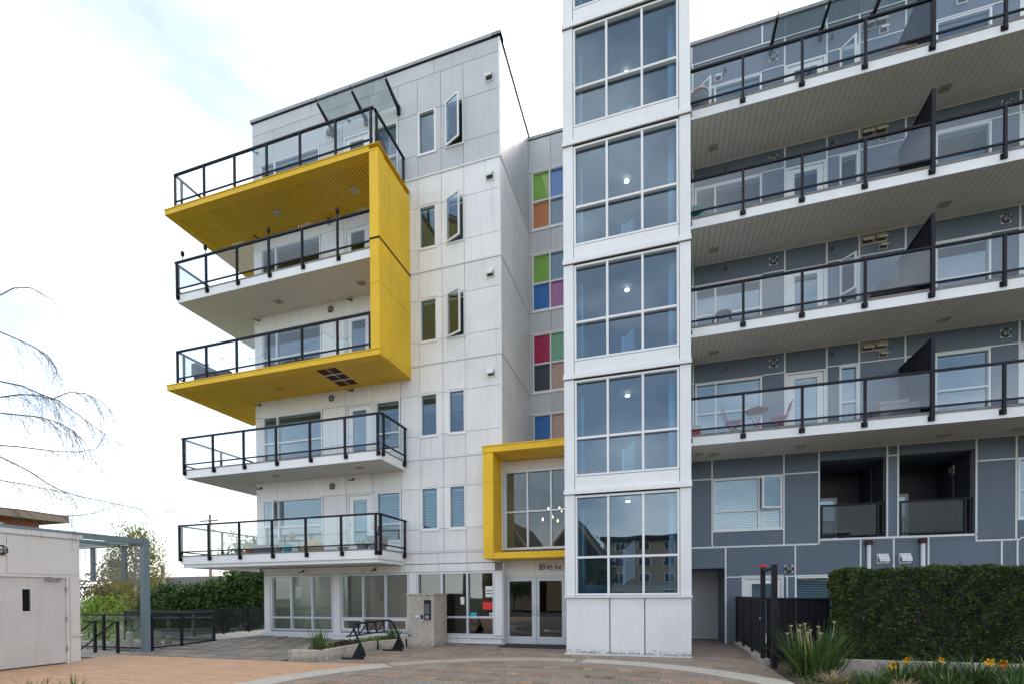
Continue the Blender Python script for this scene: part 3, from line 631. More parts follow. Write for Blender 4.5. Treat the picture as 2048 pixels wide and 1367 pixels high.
# glass canopy over the top balcony
def canopy(par, arms, y0, y1, z0, z1):
    a0, a1 = min(arms)-.05, max(arms)+.05
    o = MB().hexa([(a0, y0, z0+.05), (a1, y0, z0+.05), (a1, y1, z1+.05), (a0, y1, z1+.05), (a0, y0, z0+.065), (a1, y0, z0+.065), (a1, y1, z1+.065), (a0, y1, z1+.065)]).build('canopy', 'glass_frost', par)
    for x in arms:
        b = MB(); b.hexa([(x-.03, y0+.02, z0-.09), (x+.03, y0+.02, z0-.09), (x+.03, y1+.1, z1), (x-.03, y1+.1, z1), (x-.03, y0+.02, z0+.05), (x+.03, y0+.02, z0+.05), (x+.03, y1+.1, z1+.05), (x-.03, y1+.1, z1+.05)])
        b.box(x-.05, x+.05, y0, y0+.08, z0-.2, z0+.08); b.tube([(x, y1+.02, z1+.045), (x, y1+.02, z1+.12)], .02, 6); b.build('canopy_arm', 'black', o)
canopy(wb, (-10.58, -9.28, -8.06), 14.1, 13.28, 17.36, 17.50)

# ================================================================== STAIR TOWER
ft = FY(12.455); TX0, TX1 = -2.35, .75
tw = thing('stair_tower', 'white framed glazed stair tower standing in front of the blocks', 'building', (-.8, 14, 0))
bands = [1.50, 4.16, 7.12, 10.05, 13.07, 16.05, 19.0]
sp = MB().fb(ft, TX0+.02, TX1-.005, .02, 1.46, -.2, -.03).build('base_wall', 'joint_grey', tw)
for a, b_ in ((TX0+.03, -1.215), (-1.19, -.36), (-.335, TX1-.005)): MB().fb(ft, a+.003, b_-.003, .035, 1.455, -.03, -.008).build('panel', 'base_panel', sp)
MB().fb(ft, TX0-.02, TX1+.01, .0, .03, -.1, .02).build('base_flashing', 'trim_white', tw)
MB().fb(ft, TX0-.01, TX1+.02, 1.465, 1.52, -.1, .05).build('ledge', 'trim_white', tw)
side = MB(); side.box(TX1-.18, TX1-.012, 12.66, 17.5, 0, 19.6); side.box(TX0+.012, TX0+.18, 12.66, 17.55, 0, 19.6); side.box(TX0+.18, TX1-.18, 17.3, 17.5, 0, 19.6); side.build('side_walls', 'metal_white', tw)
for i in range(len(bands)-1):
    z0, z1 = bands[i], bands[i+1]; g0 = z0+.44 if i else z0+.03; g1 = z1-.06
    if i:
        MB().fb(ft, TX0-.012, TX1+.012, z0-.02, z0+.09, -.2, .045).build('floor_band', 'metal_white', tw); MB().fb(ft, TX0, TX1, z0-.03, z0-.021, -.1, .012).build('shadow_gap', 'slab_dark', tw)
        MB().fb(ft, -2.075, .478, z0+.10, z0+.425, -.15, -.012).build('spandrel', 'metal_white', tw)
    for a, b_ in ((TX0, -2.085), (.488, TX1)): MB().fb(ft, a+.003, b_-.003, (z0+.095 if i else z0+.025), z1-.035, -.2, .0).build('pier', 'metal_white', tw)
    window(tw, ft, -2.075, .478, g0, g1, vm=(-1.235, -.375), hm=(g0+.98,), mt='metal_white', gl='glass_tower', fw=.05, mw=.055, d0=-.14, d1=-.01, sill=False)
    # landing, flight, rail and pipe inside
    inn = MB(); inn.box(TX0+.19, TX1-.19, 12.68, 16.2, z0+.10, z0+.30); inn.box(TX0+.19, -.6, 15.2, 15.3, z0+.3, z1-.0); inn.box(-.6, TX1-.19, 16.9, 17.0, z0+.3, z1)
    for q in range(7): inn.box(-.55, TX1-.2, 14.2+q*.27, 14.5+q*.27, z0+.30+q*.19, z0+.48+q*.19)
    ld = inn.build('landing', 'room_tower', tw)
    MB().tube([(.32, 13.0, z0+.32), (.32, 13.0, z1-.02)], .085, 10).build('pipe', 'trim_white', ld, smooth=True)
    MB().tube([(-1.95, 12.95, z0+.32), (-1.95, 12.95, z1-.3)], .04, 8).build('pipe', 'trim_white', ld, smooth=True)
    hr = MB(); hr.box(-.93, -.87, 13.05, 13.11, z0+.3, z0+1.12); hr.box(-.93, -.87, 13.2, 14.0, z0+1.12+.05, z0+1.2+.05)
    hr.hexa([(-.91, 13.1, z0+.35), (-.88, 13.1, z0+.35), (-.62, 13.4, z0+.5), (-.66, 13.4, z0+.5), (-.91, 13.1, z0+1.12), (-.88, 13.1, z0+1.12), (-.62, 13.4, z0+1.5), (-.66, 13.4, z0+1.5)]); hr.build('stair_guard', 'vinyl', ld)
    MB().lathe((-.84, 14.0, z1-.012), [(.065, 0), (.065, .03)], 14).build('downlight', 'lamp_warm', ld)
MB().box(TX0, TX1, 12.5, 17.5, 19.6, 19.75).build('roof', 'cap', tw); MB().fb(ft, TX0, TX1, 19.0, 19.6, -.2, 0).build('parapet', 'metal_white', tw)

# ================================================================== ENTRANCE LINK
fk = FY(17.55); ln = thing('entrance_link', 'recessed link with coloured window panes above yellow framed entrance', 'building', (-3.5, 16, 0))
LK = [(15.02, 17.15), (12.03, 14.12), (9.05, 11.19), (6.1, 8.24)]
kh = [(-4.50, -2.9, a, b_) for a, b_ in LK]
lw_ = wall(ln, fk, (-4.6, -2.3, 5.9, 18.35), kh, 'joint_grey', t=.2)
krows = []; prev = 18.33
for a, b_ in LK: krows += [(b_+.03, prev, [-4.6, -3.76, -2.4]), (a-.02, b_+.03, [-4.6, -4.5])]; prev = a-.02
panels(lw_, fk, krows, kh, 'panel_grey')
MB().fb(fk, -4.6, -2.3, 18.36, 18.46, -.2, .05).build('parapet_cap', 'cap', ln)
cols = [{(0, 1): 'c_green', (1, 1): 'c_blue', (0, 0): 'c_orange', (1, 0): 'c_steel'}, {(0, 1): 'c_green', (1, 1): 'c_steel', (0, 0): 'c_blue', (1, 0): 'c_purple'},
        {(0, 1): 'c_red', (1, 1): 'c_mint', (0, 0): 'c_dark', (1, 0): 'c_peach'}, {(0, 1): 'c_blue', (1, 1): 'c_peach', (0, 0): 'c_blue', (1, 0): 'c_peach'}]
for (a, b_), cc in zip(LK, cols):
    w = window(ln, fk, -4.48, -2.92, a, b_, vm=(-3.80,), hm=((a+b_)/2-.03,), mt='metal_white', gl=cc, fw=.05, d0=-.1, d1=.03)
    strip(ln, fk, -4.62, -2.4, b_+.0, b_+.035, .018, .05, 'trim_white', 'head_trim'); strip(ln, fk, -4.62, -2.4, a-.06, a-.038, .018, .05, 'trim_white', 'sill_trim')
MB().box(-4.6, -2.4, 17.75, 22, 5.6, 5.9).box(-4.6, -2.4, 21.8, 22, 5.9, 18.3).build('interior', 'room', ln)
# yellow entrance box: left cheek, roof, sill
ye = MB().box(-4.95, -4.64, 13.40, 14.2, 2.62, 5.72).build('entrance_frame', 'yellow', ln)
MB().box(-4.97, -2.36, 13.38, 14.75, 5.725, 5.90).build('frame_roof', 'yellow', ye); MB().box(-4.635, -2.36, 13.40, 14.45, 2.62, 2.80).build('frame_sill', 'yellow', ye)
MB().box(-4.99, -2.36, 13.36, 14.75, 5.90, 5.93).build('roof_flashing', 'yellow', ye)
for z0, z1 in ((2.62, 3.70), (3.705, 4.85), (4.855, 5.72)):
    MB().fb(FY(13.40), -4.948, -4.642, z0+.003, z1-.003, .001, .01).build('yellow_panel', 'yellow', ye); MB().fb(FX(-4.64), 13.41, 14.35, max(z0, 2.81)+.003, z1-.003, .001, .008).build('yellow_panel', 'yellow', ye)
for q in range(8): MB().box(-4.62+q*.28, -4.35+q*.28, 13.45, 14.36, 5.705, 5.722).build('soffit_board', 'yellow_board', ye)
fg = FY(14.40)
window(ln, fg, -4.62, -2.36, 2.95, 5.40, vm=(-3.87, -3.13), hm=(4.12,), mt='alu', gl='glass_dark', fw=.07, mw=.05, d0=-.1, d1=.02, sill=False)
MB().fb(fg, -4.62, -3.85, 5.41, 5.70, -.1, .0).build('head_panel', 'panel_white', ln); MB().fb(fg, -3.84, -3.1, 5.41, 5.70, -.1, .0).build('head_panel', 'panel_white', ln); MB().fb(fg, -3.09, -2.36, 5.41, 5.70, -.1, .0).build('head_panel', 'panel_white', ln)
MB().box(-4.6, -2.36, 14.48, 17.5, 2.62, 2.90).box(-4.6, -2.36, 14.5, 22, 5.55, 5.9).box(-4.6, -2.36, 19.4, 19.5, 2.9, 5.5).build('lobby_interior', 'room', ln)
fd = FY(14.50)
for a, b_ in ((-4.64, -3.66), (-3.65, -2.36)): MB().fb(fd, a, b_, 2.15, 2.615, -.1, -.0).build('door_head_panel', 'panel_white', ln)
MB().fb(FL, -4.62, -4.60, .02, 2.6, -.3, 0).build('door_reveal', 'panel_white', ln)
sg = MB().fb(fd, -3.58, -2.76, 2.25, 2.55, .001, .03).build('address_sign', 'trim_white', ln)
fc = bpy.data.curves.new('address', 'FONT'); fc.body = '809-4th Ave.'; fc.size = .19; fc.extrude = .003; fc.align_x = 'CENTER'; fc.align_y = 'CENTER'; fc.offset = .0012
to = bpy.data.objects.new('tmp', fc); C.objects.link(to); bpy.context.view_layer.update()
me = bpy.data.meshes.new_from_object(to.evaluated_get(bpy.context.evaluated_depsgraph_get())); bpy.data.objects.remove(to)
xs_ = [v.co.x for v in me.vertices]; ys_ = [v.co.y for v in me.vertices]; kx = .72/(max(xs_)-min(xs_)); ky = .19/(max(ys_)-min(ys_)); me.transform(Matrix.Translation((-(max(xs_)+min(xs_))/2, -(max(ys_)+min(ys_))/2, 0))); me.transform(Matrix.Diagonal((kx, ky, 1, 1))); me.materials.clear(); me.materials.append(MATS['letter'])
lo = link('lettering', me, (-3.17, 14.466, 2.40), sg); lo.rotation_euler = (R(90), 0, 0)
dfm = MB()
for r in minus((-4.66, -2.68, .02, 2.145), [(-4.60, -3.685, .02, 2.09), (-3.635, -2.74, .02, 2.09)]): dfm.fb(fd, *r, -.12, .01)
dfo = dfm.build('door_frame', 'alu', ln)
MB().fb(fd, -2.68, -2.36, .02, 2.145, -.12, .005).build('side_panel', 'alu', ln)
for a, b_, hx in ((-4.595, -3.69, -3.74), (-3.63, -2.745, -3.0)):
    leaf = MB(); gg = (a+.09, b_-.09, .26, 1.98)
    for r in minus((a, b_, .03, 2.085), [gg]): leaf.fb(fd, *r, -.06, -.015)
    lf = leaf.build('entrance_door', 'alu', ln); MB().fb(fd, *gg, -.042, -.03).build('pane', 'glass_dark', lf)
    hx = b_-.045 if a < -4 else a+.045
    MB().tube([fd(hx, .92, -.015), fd(hx, .92, .05), fd(hx, 1.0, .07), fd(hx, 1.15, .07), fd(hx, 1.23, .05), fd(hx, 1.23, -.015)], .014, 8).build('pull_handle', 'alu', lf, smooth=True)
    for z in (.2, 1.1, 1.9): MB().fb(fd, (a-.012 if a < -4 else b_-.004), (a+.004 if a < -4 else b_+.012), z-.06, z+.06, -.02, .008).build('hinge', 'cap', lf)
MB().box(-7.55, -2.4, 14.62, 20, -.04, .015).box(-4.7, -2.4, 14.62, 20, 2.2, 2.3).box(-7.5, -2.4, 19.8, 19.9, .1, 2.2).box(-2.45, -2.38, 14.6, 20, 0, 2.3).build('lobby_floor', 'room', ln)

# ================================================================== BLUE-GREY BLOCK
fb_ = FY(16.0); S = [5.647+2.967*k for k in range(4)]
bb = thing('blue_grey_apartment_block', 'blue grey panelled apartment block with long white edged balconies', 'building', (6, 18, 0))
BX1 = 12.6; bh = [(1.93-1.17, 1.93, 0, 2.33), (4.45, 6.07, 3.12, 5.36), (6.36, 8.07, 3.12, 5.36), (1.59, 3.48, 3.46, 5.04), (2.38, 3.51, .05, 2.05), (3.80, 4.88, .45, 2.04), (4.89, 5.36, .45, 2.04), (8.98, 10.6, 3.46, 5.04)]
for k, s in enumerate(S):
    bh += [(1.08, 2.94, s+.55, s+2.35), (3.56, 4.60, s+.3, s+2.35), (4.93, 5.40, s+.6, s+2.35), (7.18, 8.40, s+.45, s+2.35), (9.0, 10.05, s+.3, s+2.35)]
bw = wall(bb, fb_, (.74, BX1, 0, 18.3), bh, 'joint_grey')
pr = [(.02, 2.05, [1.93, 3.53, 5.45, 7.9, 10.2, BX1]), (2.05, 2.95, [.74, 1.93, 3.81, 5.45, 6.24, 7.04, 8.64, 8.97, 10.5, BX1]),
      (2.97, 5.05, [.74, 1.56, 3.50, 4.43, 6.08, 6.35, 8.09, 8.94, 10.7, BX1]), (5.05, 5.66, [.74, 1.56, 3.50, 4.42, 6.08, 6.35, 8.09, 8.94, 10.7, BX1])]
for k, s in enumerate(S):
    zt = s+2.967 if k < 3 else 17.72
    pr += [(s+.25, s+2.37, [.74, 1.05, 2.96, 3.54, 4.61, 4.92, 5.41, 6.5, 7.17, 8.41, 8.99, 10.1, BX1]), (s+2.37, zt, [.74, 1.02, 3.54, 4.60, 5.40, 6.50, 8.99, 10.6, BX1])]
pr.append((17.72, 18.25, [.74, 2.95, 5.4, 8, BX1]))
panels(bw, fb_, pr, bh, 'panel_blue', g=.004)
def tr(u0, u1, z0, z1): strip(bw, fb_, u0, u1, z0, z1, .0185, .032)
tr(.96, 4.45, 2.945, 2.995); tr(4.43, 8.10, 3.06, 3.118); tr(8.08, 9.03, 2.90, 2.945); tr(9.03, BX1, 2.945, 2.99)
for u in (1.93, ): tr(u-.02, u+.025, .03, 2.94)
for u, a, b_ in ((3.81, 2.08, 2.94), (5.45, .5, 3.05), (6.24, .5, 3.05), (7.04, .5, 3.05), (8.64, .5, 2.89), (8.97, .5, 2.89), (1.555, 3.0, 5.64), (3.515, 3.0, 5.64), (4.42, 2.96, 5.64), (6.085, 3.12, 5.64), (6.34, 3.12, 5.64), (8.095, 2.95, 5.64), (8.94, 2.95, 5.64), (3.60, .05, 2.03)): tr(u-.02, u+.02, a, b_)
for u0, u1, z in ((.77, 1.53, 5.06), (3.54, 4.40, 5.05), (8.12, 8.92, 5.04), (6.11, 6.32, 5.36), (1.96, 2.35, 2.05), (3.54, 3.78, 2.05), (2.33, 3.52, 2.07), (3.78, 5.4, 2.065)): tr(u0, u1, z-.018, z+.018)
for k, s in enumerate(S):
    zt = s+2.96 if k < 3 else 17.7
    for u in (1.02, 3.54, 4.61, 5.41, 6.50, 8.99): tr(u-.018, u+.022, s+.3, zt)
    for u0, u1 in ((.75, 1.0), (2.96, 3.52), (4.635, 5.385), (5.435, 6.475), (6.525, 8.97), (9.02, 10.4)): tr(u0, u1, s+2.36, s+2.39)
for u in (1.0, 2.95, 4.6, 6.5, 9): tr(u-.018, u+.018, 17.73, 18.25)
tr(.75, BX1, 17.70, 17.73)
MB().fb(fb_, .74, BX1, 18.3, 18.40, -.3, .06).build('parapet_cap', 'cap', bb)
MB().box(.74, BX1, 25.8, 26, 0, 18.3).box(BX1-.2, BX1, 16.2, 25.8, 0, 18.3).box(.94, BX1-.2, 16.2, 25.8, 18.1, 18.28).build('shell', 'panel_blue', bb)
it = MB()
for z in [2.6]+S: it.box(.95, BX1-.2, 18.3 if z < 3 else 16.21, 25.7, z-.05, z+.25)
it.box(.95, BX1-.2, 20.5, 20.6, 0, 18)
for x in (3.5, 6.42, 8.8): it.box(x-.05, x+.05, 18.2, 20.5, .1, 18); it.box(x-.05, x+.05, 16.25, 18.2, 5.9, 18)
it.build('interior', 'room', bb)
# covered passage beside the tower
MB().box(.74, 2.1, 17.9, 18.0, 0, 2.4).build('passage_back_wall', 'panel_grey', bb); MB().box(1.93, 2.02, 16.02, 17.9, 0, 2.34).build('passage_side_wall', 'panel_blue', bb); MB().box(.74, 2.0, 16.2, 17.9, 2.335, 2.4).build('passage_ceiling', 'panel_blue', bb)
MB().fb(FY(17.9), .78, 1.92, .03, .07, 0, .02).build('passage_skirting', 'trim_white', bb)
# storey windows and doors
for k, s in enumerate(S):
    full = k in (0, 1); zb = s+.55
    w = window(bb, fb_, 1.08, 2.94, zb, s+2.35, vm=(1.66,), hm=(s+1.42,), bl=(zb+.05, s+2.3), skip=((0, 1),) if k == 3 else ())
    if k == 3: sash(w, fb_, 1.10, 1.65, s+1.43, s+2.33, 'l', 40)
    door(bb, fb_, 3.56, 4.60, s+.31, s+2.35, (3.80, 4.38, s+.62, s+2.15), handle='l')
    op = k in (1, 3)
    w = window(bb, fb_, 4.93, 5.40, s+.6, s+2.35, hm=(s+1.33,), bl=(s+.65, s+2.3), skip=((0, 1),) if op else ())
    if op: sash(w, fb_, 4.95, 5.39, s+1.34, s+2.34, 'l', 48)
    window(bb, fb_, 7.18, 8.40, s+.45, s+2.35, vm=() if k else (), hm=(s+1.36,), bl=(s+.5, s+2.3))
    door(bb, fb_, 9.0, 10.05, s+.31, s+2.35, (9.25, 9.82, s+.62, s+2.15))
    bulkhead(bb, fb_, 3.24, s+2.68); bulkhead(bb, fb_, 8.70, s+2.66)
    zl = s+2.78
    for u in (5.60, 5.92): hood(bb, fb_, u, zl, .30, .25, 'beige_plastic')
    hood(bb, fb_, 5.98, zl-.24, .22, .18, 'beige_plastic' if k < 3 else 'trim_white')
    camera_spot(bb, fb_, 1.95, s+2.72); camera_spot(bb, fb_, 4.75, s+2.75)
hood(bb, fb_, 1.75, S[3]+2.55, .2, .2); hood(bb, fb_, 7.75, S[3]+2.75, .25, .25)
w = window(bb, fb_, 1.59, 3.48, 3.46, 5.04, vm=(2.85,), hm=(4.05,), bl=(3.5, 5.0), skip=((1, 1),)); sash(w, fb_, 2.86, 3.45, 4.06, 5.02, 'r', 18)
window(bb, fb_, 8.98, 10.6, 3.46, 5.04, vm=(9.8,), hm=(4.2,), bl=(3.5, 5.0))
door(bb, fb_, 2.38, 3.51, .06, 2.05, (2.66, 3.23, .35, 1.84)); window(bb, fb_, 3.80, 4.88, .45, 2.04, bl=(.5, 2.0)); window(bb, fb_, 4.89, 5.36, .45, 2.04, hm=(1.02,), bl=(.5, 2.0))
bulkhead(bb, fb_, 3.64, 2.27); hood(bb, fb_, 5.98, 2.50, .28, .28); hood(bb, fb_, 6.50, 2.50, .28, .28)
for x in (5.63, 6.89):
    dp = MB().tube([fb_(x, .3, .08), fb_(x, 2.9, .08)], .05, 10).build('downpipe', 'trim_white', bb, smooth=True); MB().fb(fb_, x-.075, x+.075, 2.9, 3.03, .02, .15).build('hopper_head', 'rust_wood', dp)
# loggias of the second storey
for a, b_ in ((4.45, 6.07), (6.36, 8.07)):
    lg = MB().box(a, b_, 16.19, 17.9, 3.02, 3.11).build('loggia', 'board_beige', bb); MB().box(a, b_, 16.19, 17.9, 5.37, 5.45).build('loggia_ceiling', 'panel_blue', lg)
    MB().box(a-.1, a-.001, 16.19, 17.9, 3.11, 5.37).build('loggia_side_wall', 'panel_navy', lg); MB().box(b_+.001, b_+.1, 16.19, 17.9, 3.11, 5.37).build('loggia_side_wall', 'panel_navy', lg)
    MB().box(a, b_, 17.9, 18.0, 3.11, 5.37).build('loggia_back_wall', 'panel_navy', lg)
    MB().fb(FXn(b_), 16.95, 17.0, 3.12, 5.36, .001, .012).build('batten', 'panel_blue', lg)
    fl_ = FY(17.9); MB().fb(fl_, a+.25, a+1.0, 3.12, 4.6, .0, .03).build('loggia_door', 'trim_white', lg); MB().fb(fl_, a+.34, a+.91, 3.3, 4.5, .031, .036).build('pane', 'glass', lg)
    railing(lg, (a+.03, 15.98+.1), (b_-.03, 15.98+.1), 4.10, 3.19, 3.12, [.03, b_-a-.2, b_-a-.09], bracket=False, gl='glass_tint')
bulkhead(bb, FXn(8.07), 17.0, 5.05)
# long balconies
SY = 14.3
for k, s in enumerate(S):
    bal = MB().box(.76, BX1, SY+.03, 15.98, s+.02, s+.235).build('balcony', 'slab_dark', bb)
    MB().box(.755, BX1, SY, SY+.028, s-.005, s+.235).build('fascia', 'metal_white', bal); MB().box(.755, BX1, SY-.012, 15.98, s+.238, s+.30).build('deck', 'deck', bal)
    b = MB(); x = .77
    while x < BX1-.05: b.box(x, x+.140, SY+.03, 15.975, s+.0, s+.018); x += .15
    o = b.build('soffit_boards', 'board_beige', bal); o['kind'] = 'stuff'
    MB().box(.76, BX1, 15.955, 15.98, s-.02, s-.002).build('soffit_trim', 'board_beige', bal)
    zt = s+1.285
    railing(bal, (.79, SY-.05), (BX1, SY-.05), zt, zt-.88, s+.07, [max(.03, .775+1.393*q-.79) for q in range(0, 9)])
    for sx in (1.55, 7.1): soffit_vent(bal, sx, 15.36, s)
    if k == 0: soffit_vent(bal, 1.13, 15.2, s, s=.1); soffit_vent(bal, 3.78, 15.26, s); soffit_vent(bal, 8.62, 15.39, s)
    # corrugated privacy screen between the two flats
    scz = s+2.06 if k else s+2.06
    ps = MB().box(6.31, 6.39, SY-.09, SY-.01, s+.08, scz).build('screen_post', 'black', bal)
    b = MB(); y = SY+.02; q = 0
    while y < 15.95:
        b.box(6.335 if q % 2 else 6.345, 6.355 if q % 2 else 6.365, y, min(y+.085, 15.96), s+.34, scz-.02); y += .09; q += 1
    b.box(6.325, 6.375, SY+.0, 15.96, scz-.02, scz+.01); b.build('privacy_screen', 'black', bal)
canopy(bb, (3.17, 4.44, 5.70, 6.96), 15.9, 15.0, 17.50, 17.40)

# ================================================================== FORECOURT FURNITURE
pl_ = thing('concrete_pillar', 'stained concrete pillar with intercom panel left of the entrance doors', 'pillar', (-6.85, 13.6, 0))
MB().box(-7.30, -6.40, 13.05, 13.95, -.05, 1.57).build('pillar_shaft', 'concrete', pl_); MB().box(-7.33, -6.37, 13.02, 13.98, 1.572, 1.61).build('pillar_cap', 'concrete', pl_)
fp = FY(13.05)
ic = MB().fb(fp, -6.70, -6.50, .84, 1.42, 0, .05).build('intercom', 'black', pl_); MB().fb(fp, -6.68, -6.52, 1.0, 1.3, .051, .056).build('intercom_screen', 'cloth_grey', ic); MB().fb(fp, -6.66, -6.54, .86, .96, .051, .06).build('keypad', 'cap', ic)
MB().lathef(fp, -6.95, .92, [(.05, 0), (.05, .02), (.03, .03)], 12).build('lock_plate', 'alu', pl_); MB().fb(fp, -6.82, -6.76, .86, .97, 0, .02).build('card_reader', 'black', pl_); MB().lathef(fp, -7.22, .35, [(.03, 0), (.03, .02)], 10).build('spigot', 'black', pl_)

pt = thing('concrete_planter', 'low mossy concrete planter running back to the pillar', 'planter', (-8.1, 11, 0))
def kerbwall(x0, y0, x1, y1, h=.26, w=.14, mt='concrete', par=None, name='planter_wall'):
    a, b_ = Vector((x0, y0, 0)), Vector((x1, y1, 0)); t = (b_-a).normalized(); n = Vector((-t.y, t.x, 0))*w
    pts = [a, b_, b_+n, a+n]; k = MB(); lo_z = -.05
    k.v = [(p.x, p.y, lo_z) for p in pts]+[(p.x, p.y, h-.015) for p in pts]
    ins = [a+t*.012+n*.08, b_-t*.012+n*.08, b_-t*.012+n*.92, a+t*.012+n*.92]; k.v += [(p.x, p.y, h) for p in ins]
    k.f = [(3, 2, 1, 0), (0, 1, 5, 4), (1, 2, 6, 5), (2, 3, 7, 6), (3, 0, 4, 7), (4, 5, 9, 8), (5, 6, 10, 9), (6, 7, 11, 10), (7, 4, 8, 11), (8, 9, 10, 11)]
    return k.build(name, mt, par)
kerbwall(-8.58, 9.58, -7.70, 9.70, par=pt); kerbwall(-7.70, 9.70, -7.80, 12.2, par=pt); kerbwall(-7.66, 12.2, -7.3, 12.95, par=pt); kerbwall(-8.44, 13.6, -8.44, 9.76, par=pt)
MB().prism([(-8.42, 9.74), (-7.84, 9.8), (-7.94, 12.3), (-7.45, 13.0), (-7.4, 13.7), (-8.42, 13.7)], -.05, .2).build('planter_soil', 'soil', pt)
P = np.c_[rng.uniform(-8.4, -7.85, 2600), rng.uniform(10.0, 13.4, 2600), .2+rng.random(2600)**2*.13]
o = leafcloud('ground_cover', P, .028, .6, 'ground_leaf', None, 0, 'stuff'); o['label'] = 'low yellow green ground cover filling the concrete planter'
P = np.c_[rng.normal(-7.95, .08, 240), rng.normal(11.0, .25, 240), .28+rng.random(240)*.08]
tag(leafcloud('dark_pansies', P, .035, .8, 'leaf_maroon'), 'patch of dark purple flowers in the concrete planter', 'flowers')
def clump(name, label, c, n, rad, L_, w, mt='leaf_blade', cat='plant', group=None, **kw):
    return tag(blades(n, c, rad, L_, w, **kw).build(name, mt, None, base=True), label, cat, group)
clump('iris_plant', 'spiky iris leaves at the front end of the concrete planter', (-8.02, 10.0, .2), 46, .16, .72, .014, lean=(.1, .7), droop=.25)
clump('iris_plant', 'spiky iris leaves in the planter against the concrete pillar', (-7.7, 12.95, .2), 60, .17, .55, .012, lean=(.1, .6), droop=.3)

# bicycle rack
rk = thing('bicycle_rack', 'black tubular bicycle rack with zigzag top beside the planter', 'bike rack', (-7.1, 11.1, 0))
def arc_leg(y):
    return [(-7.48, y, .02), (-6.95, y, .02), (-6.87, y, .04), (-6.83, y, .10), (-6.85, y, .2), (-7.0, y, .48), (-7.14, y, .76), (-7.19, y+.03*(1 if y < 11 else -1), .84), (-7.22, y+.12*(1 if y < 11 else -1), .87)]
for y in (10.15, 12.0):
    MB().tube(arc_leg(y), .028, 8).build('leg', 'black', rk, smooth=True)
    MB().hexa([(-7.2, y-.006, .03), (-6.88, y-.006, .03), (-6.88, y+.006, .03), (-7.2, y+.006, .03), (-6.98, y-.006, .42), (-6.86, y-.006, .2), (-6.86, y+.006, .2), (-6.98, y+.006, .42)]).build('gusset_plate', 'black', rk)
MB().tube([(-7.22, 10.27, .87), (-7.22, 11.88, .87)], .028, 8).build('top_bar', 'black', rk, smooth=True)
MB().tube([(-7.34, 10.15, .56), (-7.34, 12.0, .56)], .02, 8).build('lower_bar', 'black', rk)
nz_ = 4
for k in range(nz_):
    y0 = 10.25+k*1.6/nz_; y1 = y0+1.6/nz_; MB().tube([(-7.34, y0, .56), (-7.22, (y0+y1)/2, .86)], .018, 6).build('zigzag_bar', 'black', rk); MB().tube([(-7.22, (y0+y1)/2, .86), (-7.34, y1, .56)], .018, 6).build('zigzag_bar', 'black', rk)
mtb = MB().box(-4.62, -2.62, 13.62, 14.36, 0.006, .018); tag(mtb.build('door_mat', 'black_matte'), 'black rubber mat in front of the entrance doors', 'mat')

# ================================================================== RIGHT SIDE: fence, gate, hedge, flower bed
fn = thing('picket_fence', 'black metal picket fence along the passage beside the tower', 'fence', (2.23, 14.2, 0))
MB().box(2.14, 2.34, 11.9, 16.0, -.1, .09).build('fence_kerb', 'concrete', fn)
MB().box(2.205, 2.255, 12.1, 15.95, 1.42, 1.47).build('fence_rail', 'black', fn); MB().box(2.21, 2.25, 12.1, 15.95, .18, .22).build('fence_rail', 'black', fn)
pk = MB().box(-.014, .014, -.027, .027, 0, 1.2); pkm = bpy.data.meshes.new('picket'); pkm.from_pydata(pk.v, [], pk.f); pkm.materials.append(MATS['black'])
y = 12.14
while y < 15.93: link('picket', pkm, (2.23, y, .22), fn); y += .098
for y in (13.4, 14.7, 15.9): MB().box(2.2, 2.26, y-.03, y+.03, -.02, 1.42).build('fence_post', 'black', fn)
gt = thing('gate_frame', 'tall black gate posts joined by a crossbar beside the flower clump', 'gate', (2.23, 11.5, 0))
MB().box(2.18, 2.27, 11.99, 12.08, 0, 2.12).build('gate_post', 'black', gt); MB().box(2.2, 2.3, 10.98, 11.08, 0, 2.14).build('gate_post', 'black', gt); MB().box(2.21, 2.27, 11.08, 11.99, 2.03, 2.09).build('crossbar', 'black', gt)
MB().lathef(FX(2.18), 12.03, 1.0, [(.03, -.01), (.03, -.02)], 8).build('latch', 'alu', gt)
rf = MB()
for q in range(14):
    a = q*2.4; r_ = .012+.004*q; rf.lathe((2.22+r_*math.cos(a), 12.03+r_*math.sin(a), 2.13+.004*(q % 5)), [(.012, 0), (.03, .02), (.022, .045), (.004, .05)], 6)
tag(rf.build('red_bloom', 'petal_red'), 'red artificial bloom on top of the black gate post', 'flower')
f2 = thing('slatted_screen', 'black vertical slat patio screen behind the tall flower clump', 'fence', (3.0, 12.3, 0))
x = 2.36
sl = MB().box(-.028, .028, -.012, .012, 0, 1.38); slm = bpy.data.meshes.new('slat'); slm.from_pydata(sl.v, [], sl.f); slm.materials.append(MATS['black'])
while x < 3.62: link('slat', slm, (x, 12.2+(.012 if int(x*15.6) % 2 else 0), .02), f2); x += .06
MB().box(2.32, 3.66, 12.16, 12.24, 1.4, 1.45).build('screen_rail', 'black', f2); MB().box(2.32, 3.66, 12.225, 12.255, .2, .26).build('screen_rail', 'black', f2); MB().box(3.62, 3.68, 12.16, 12.22, 0, 1.4).build('screen_post', 'black', f2)
struct(MB().prism([(2.2, 9.0), (2.75, 8.2), (9, 8.0), (9, 10.45), (3.2, 10.45), (2.35, 11.0), (2.2, 11.0)], -.03, .02).build('flower_bed', 'soil'))
kw = thing('kerb_wall', 'low concrete kerb wall in front of the clipped hedge', 'wall', (6, 10.5, 0))
for a, b_ in ((3.15, 5.0), (5.01, 6.9), (6.91, 9.0)): MB().box(a, b_, 10.42, 10.60, -.05, .30).build('wall_block', 'concrete', kw)
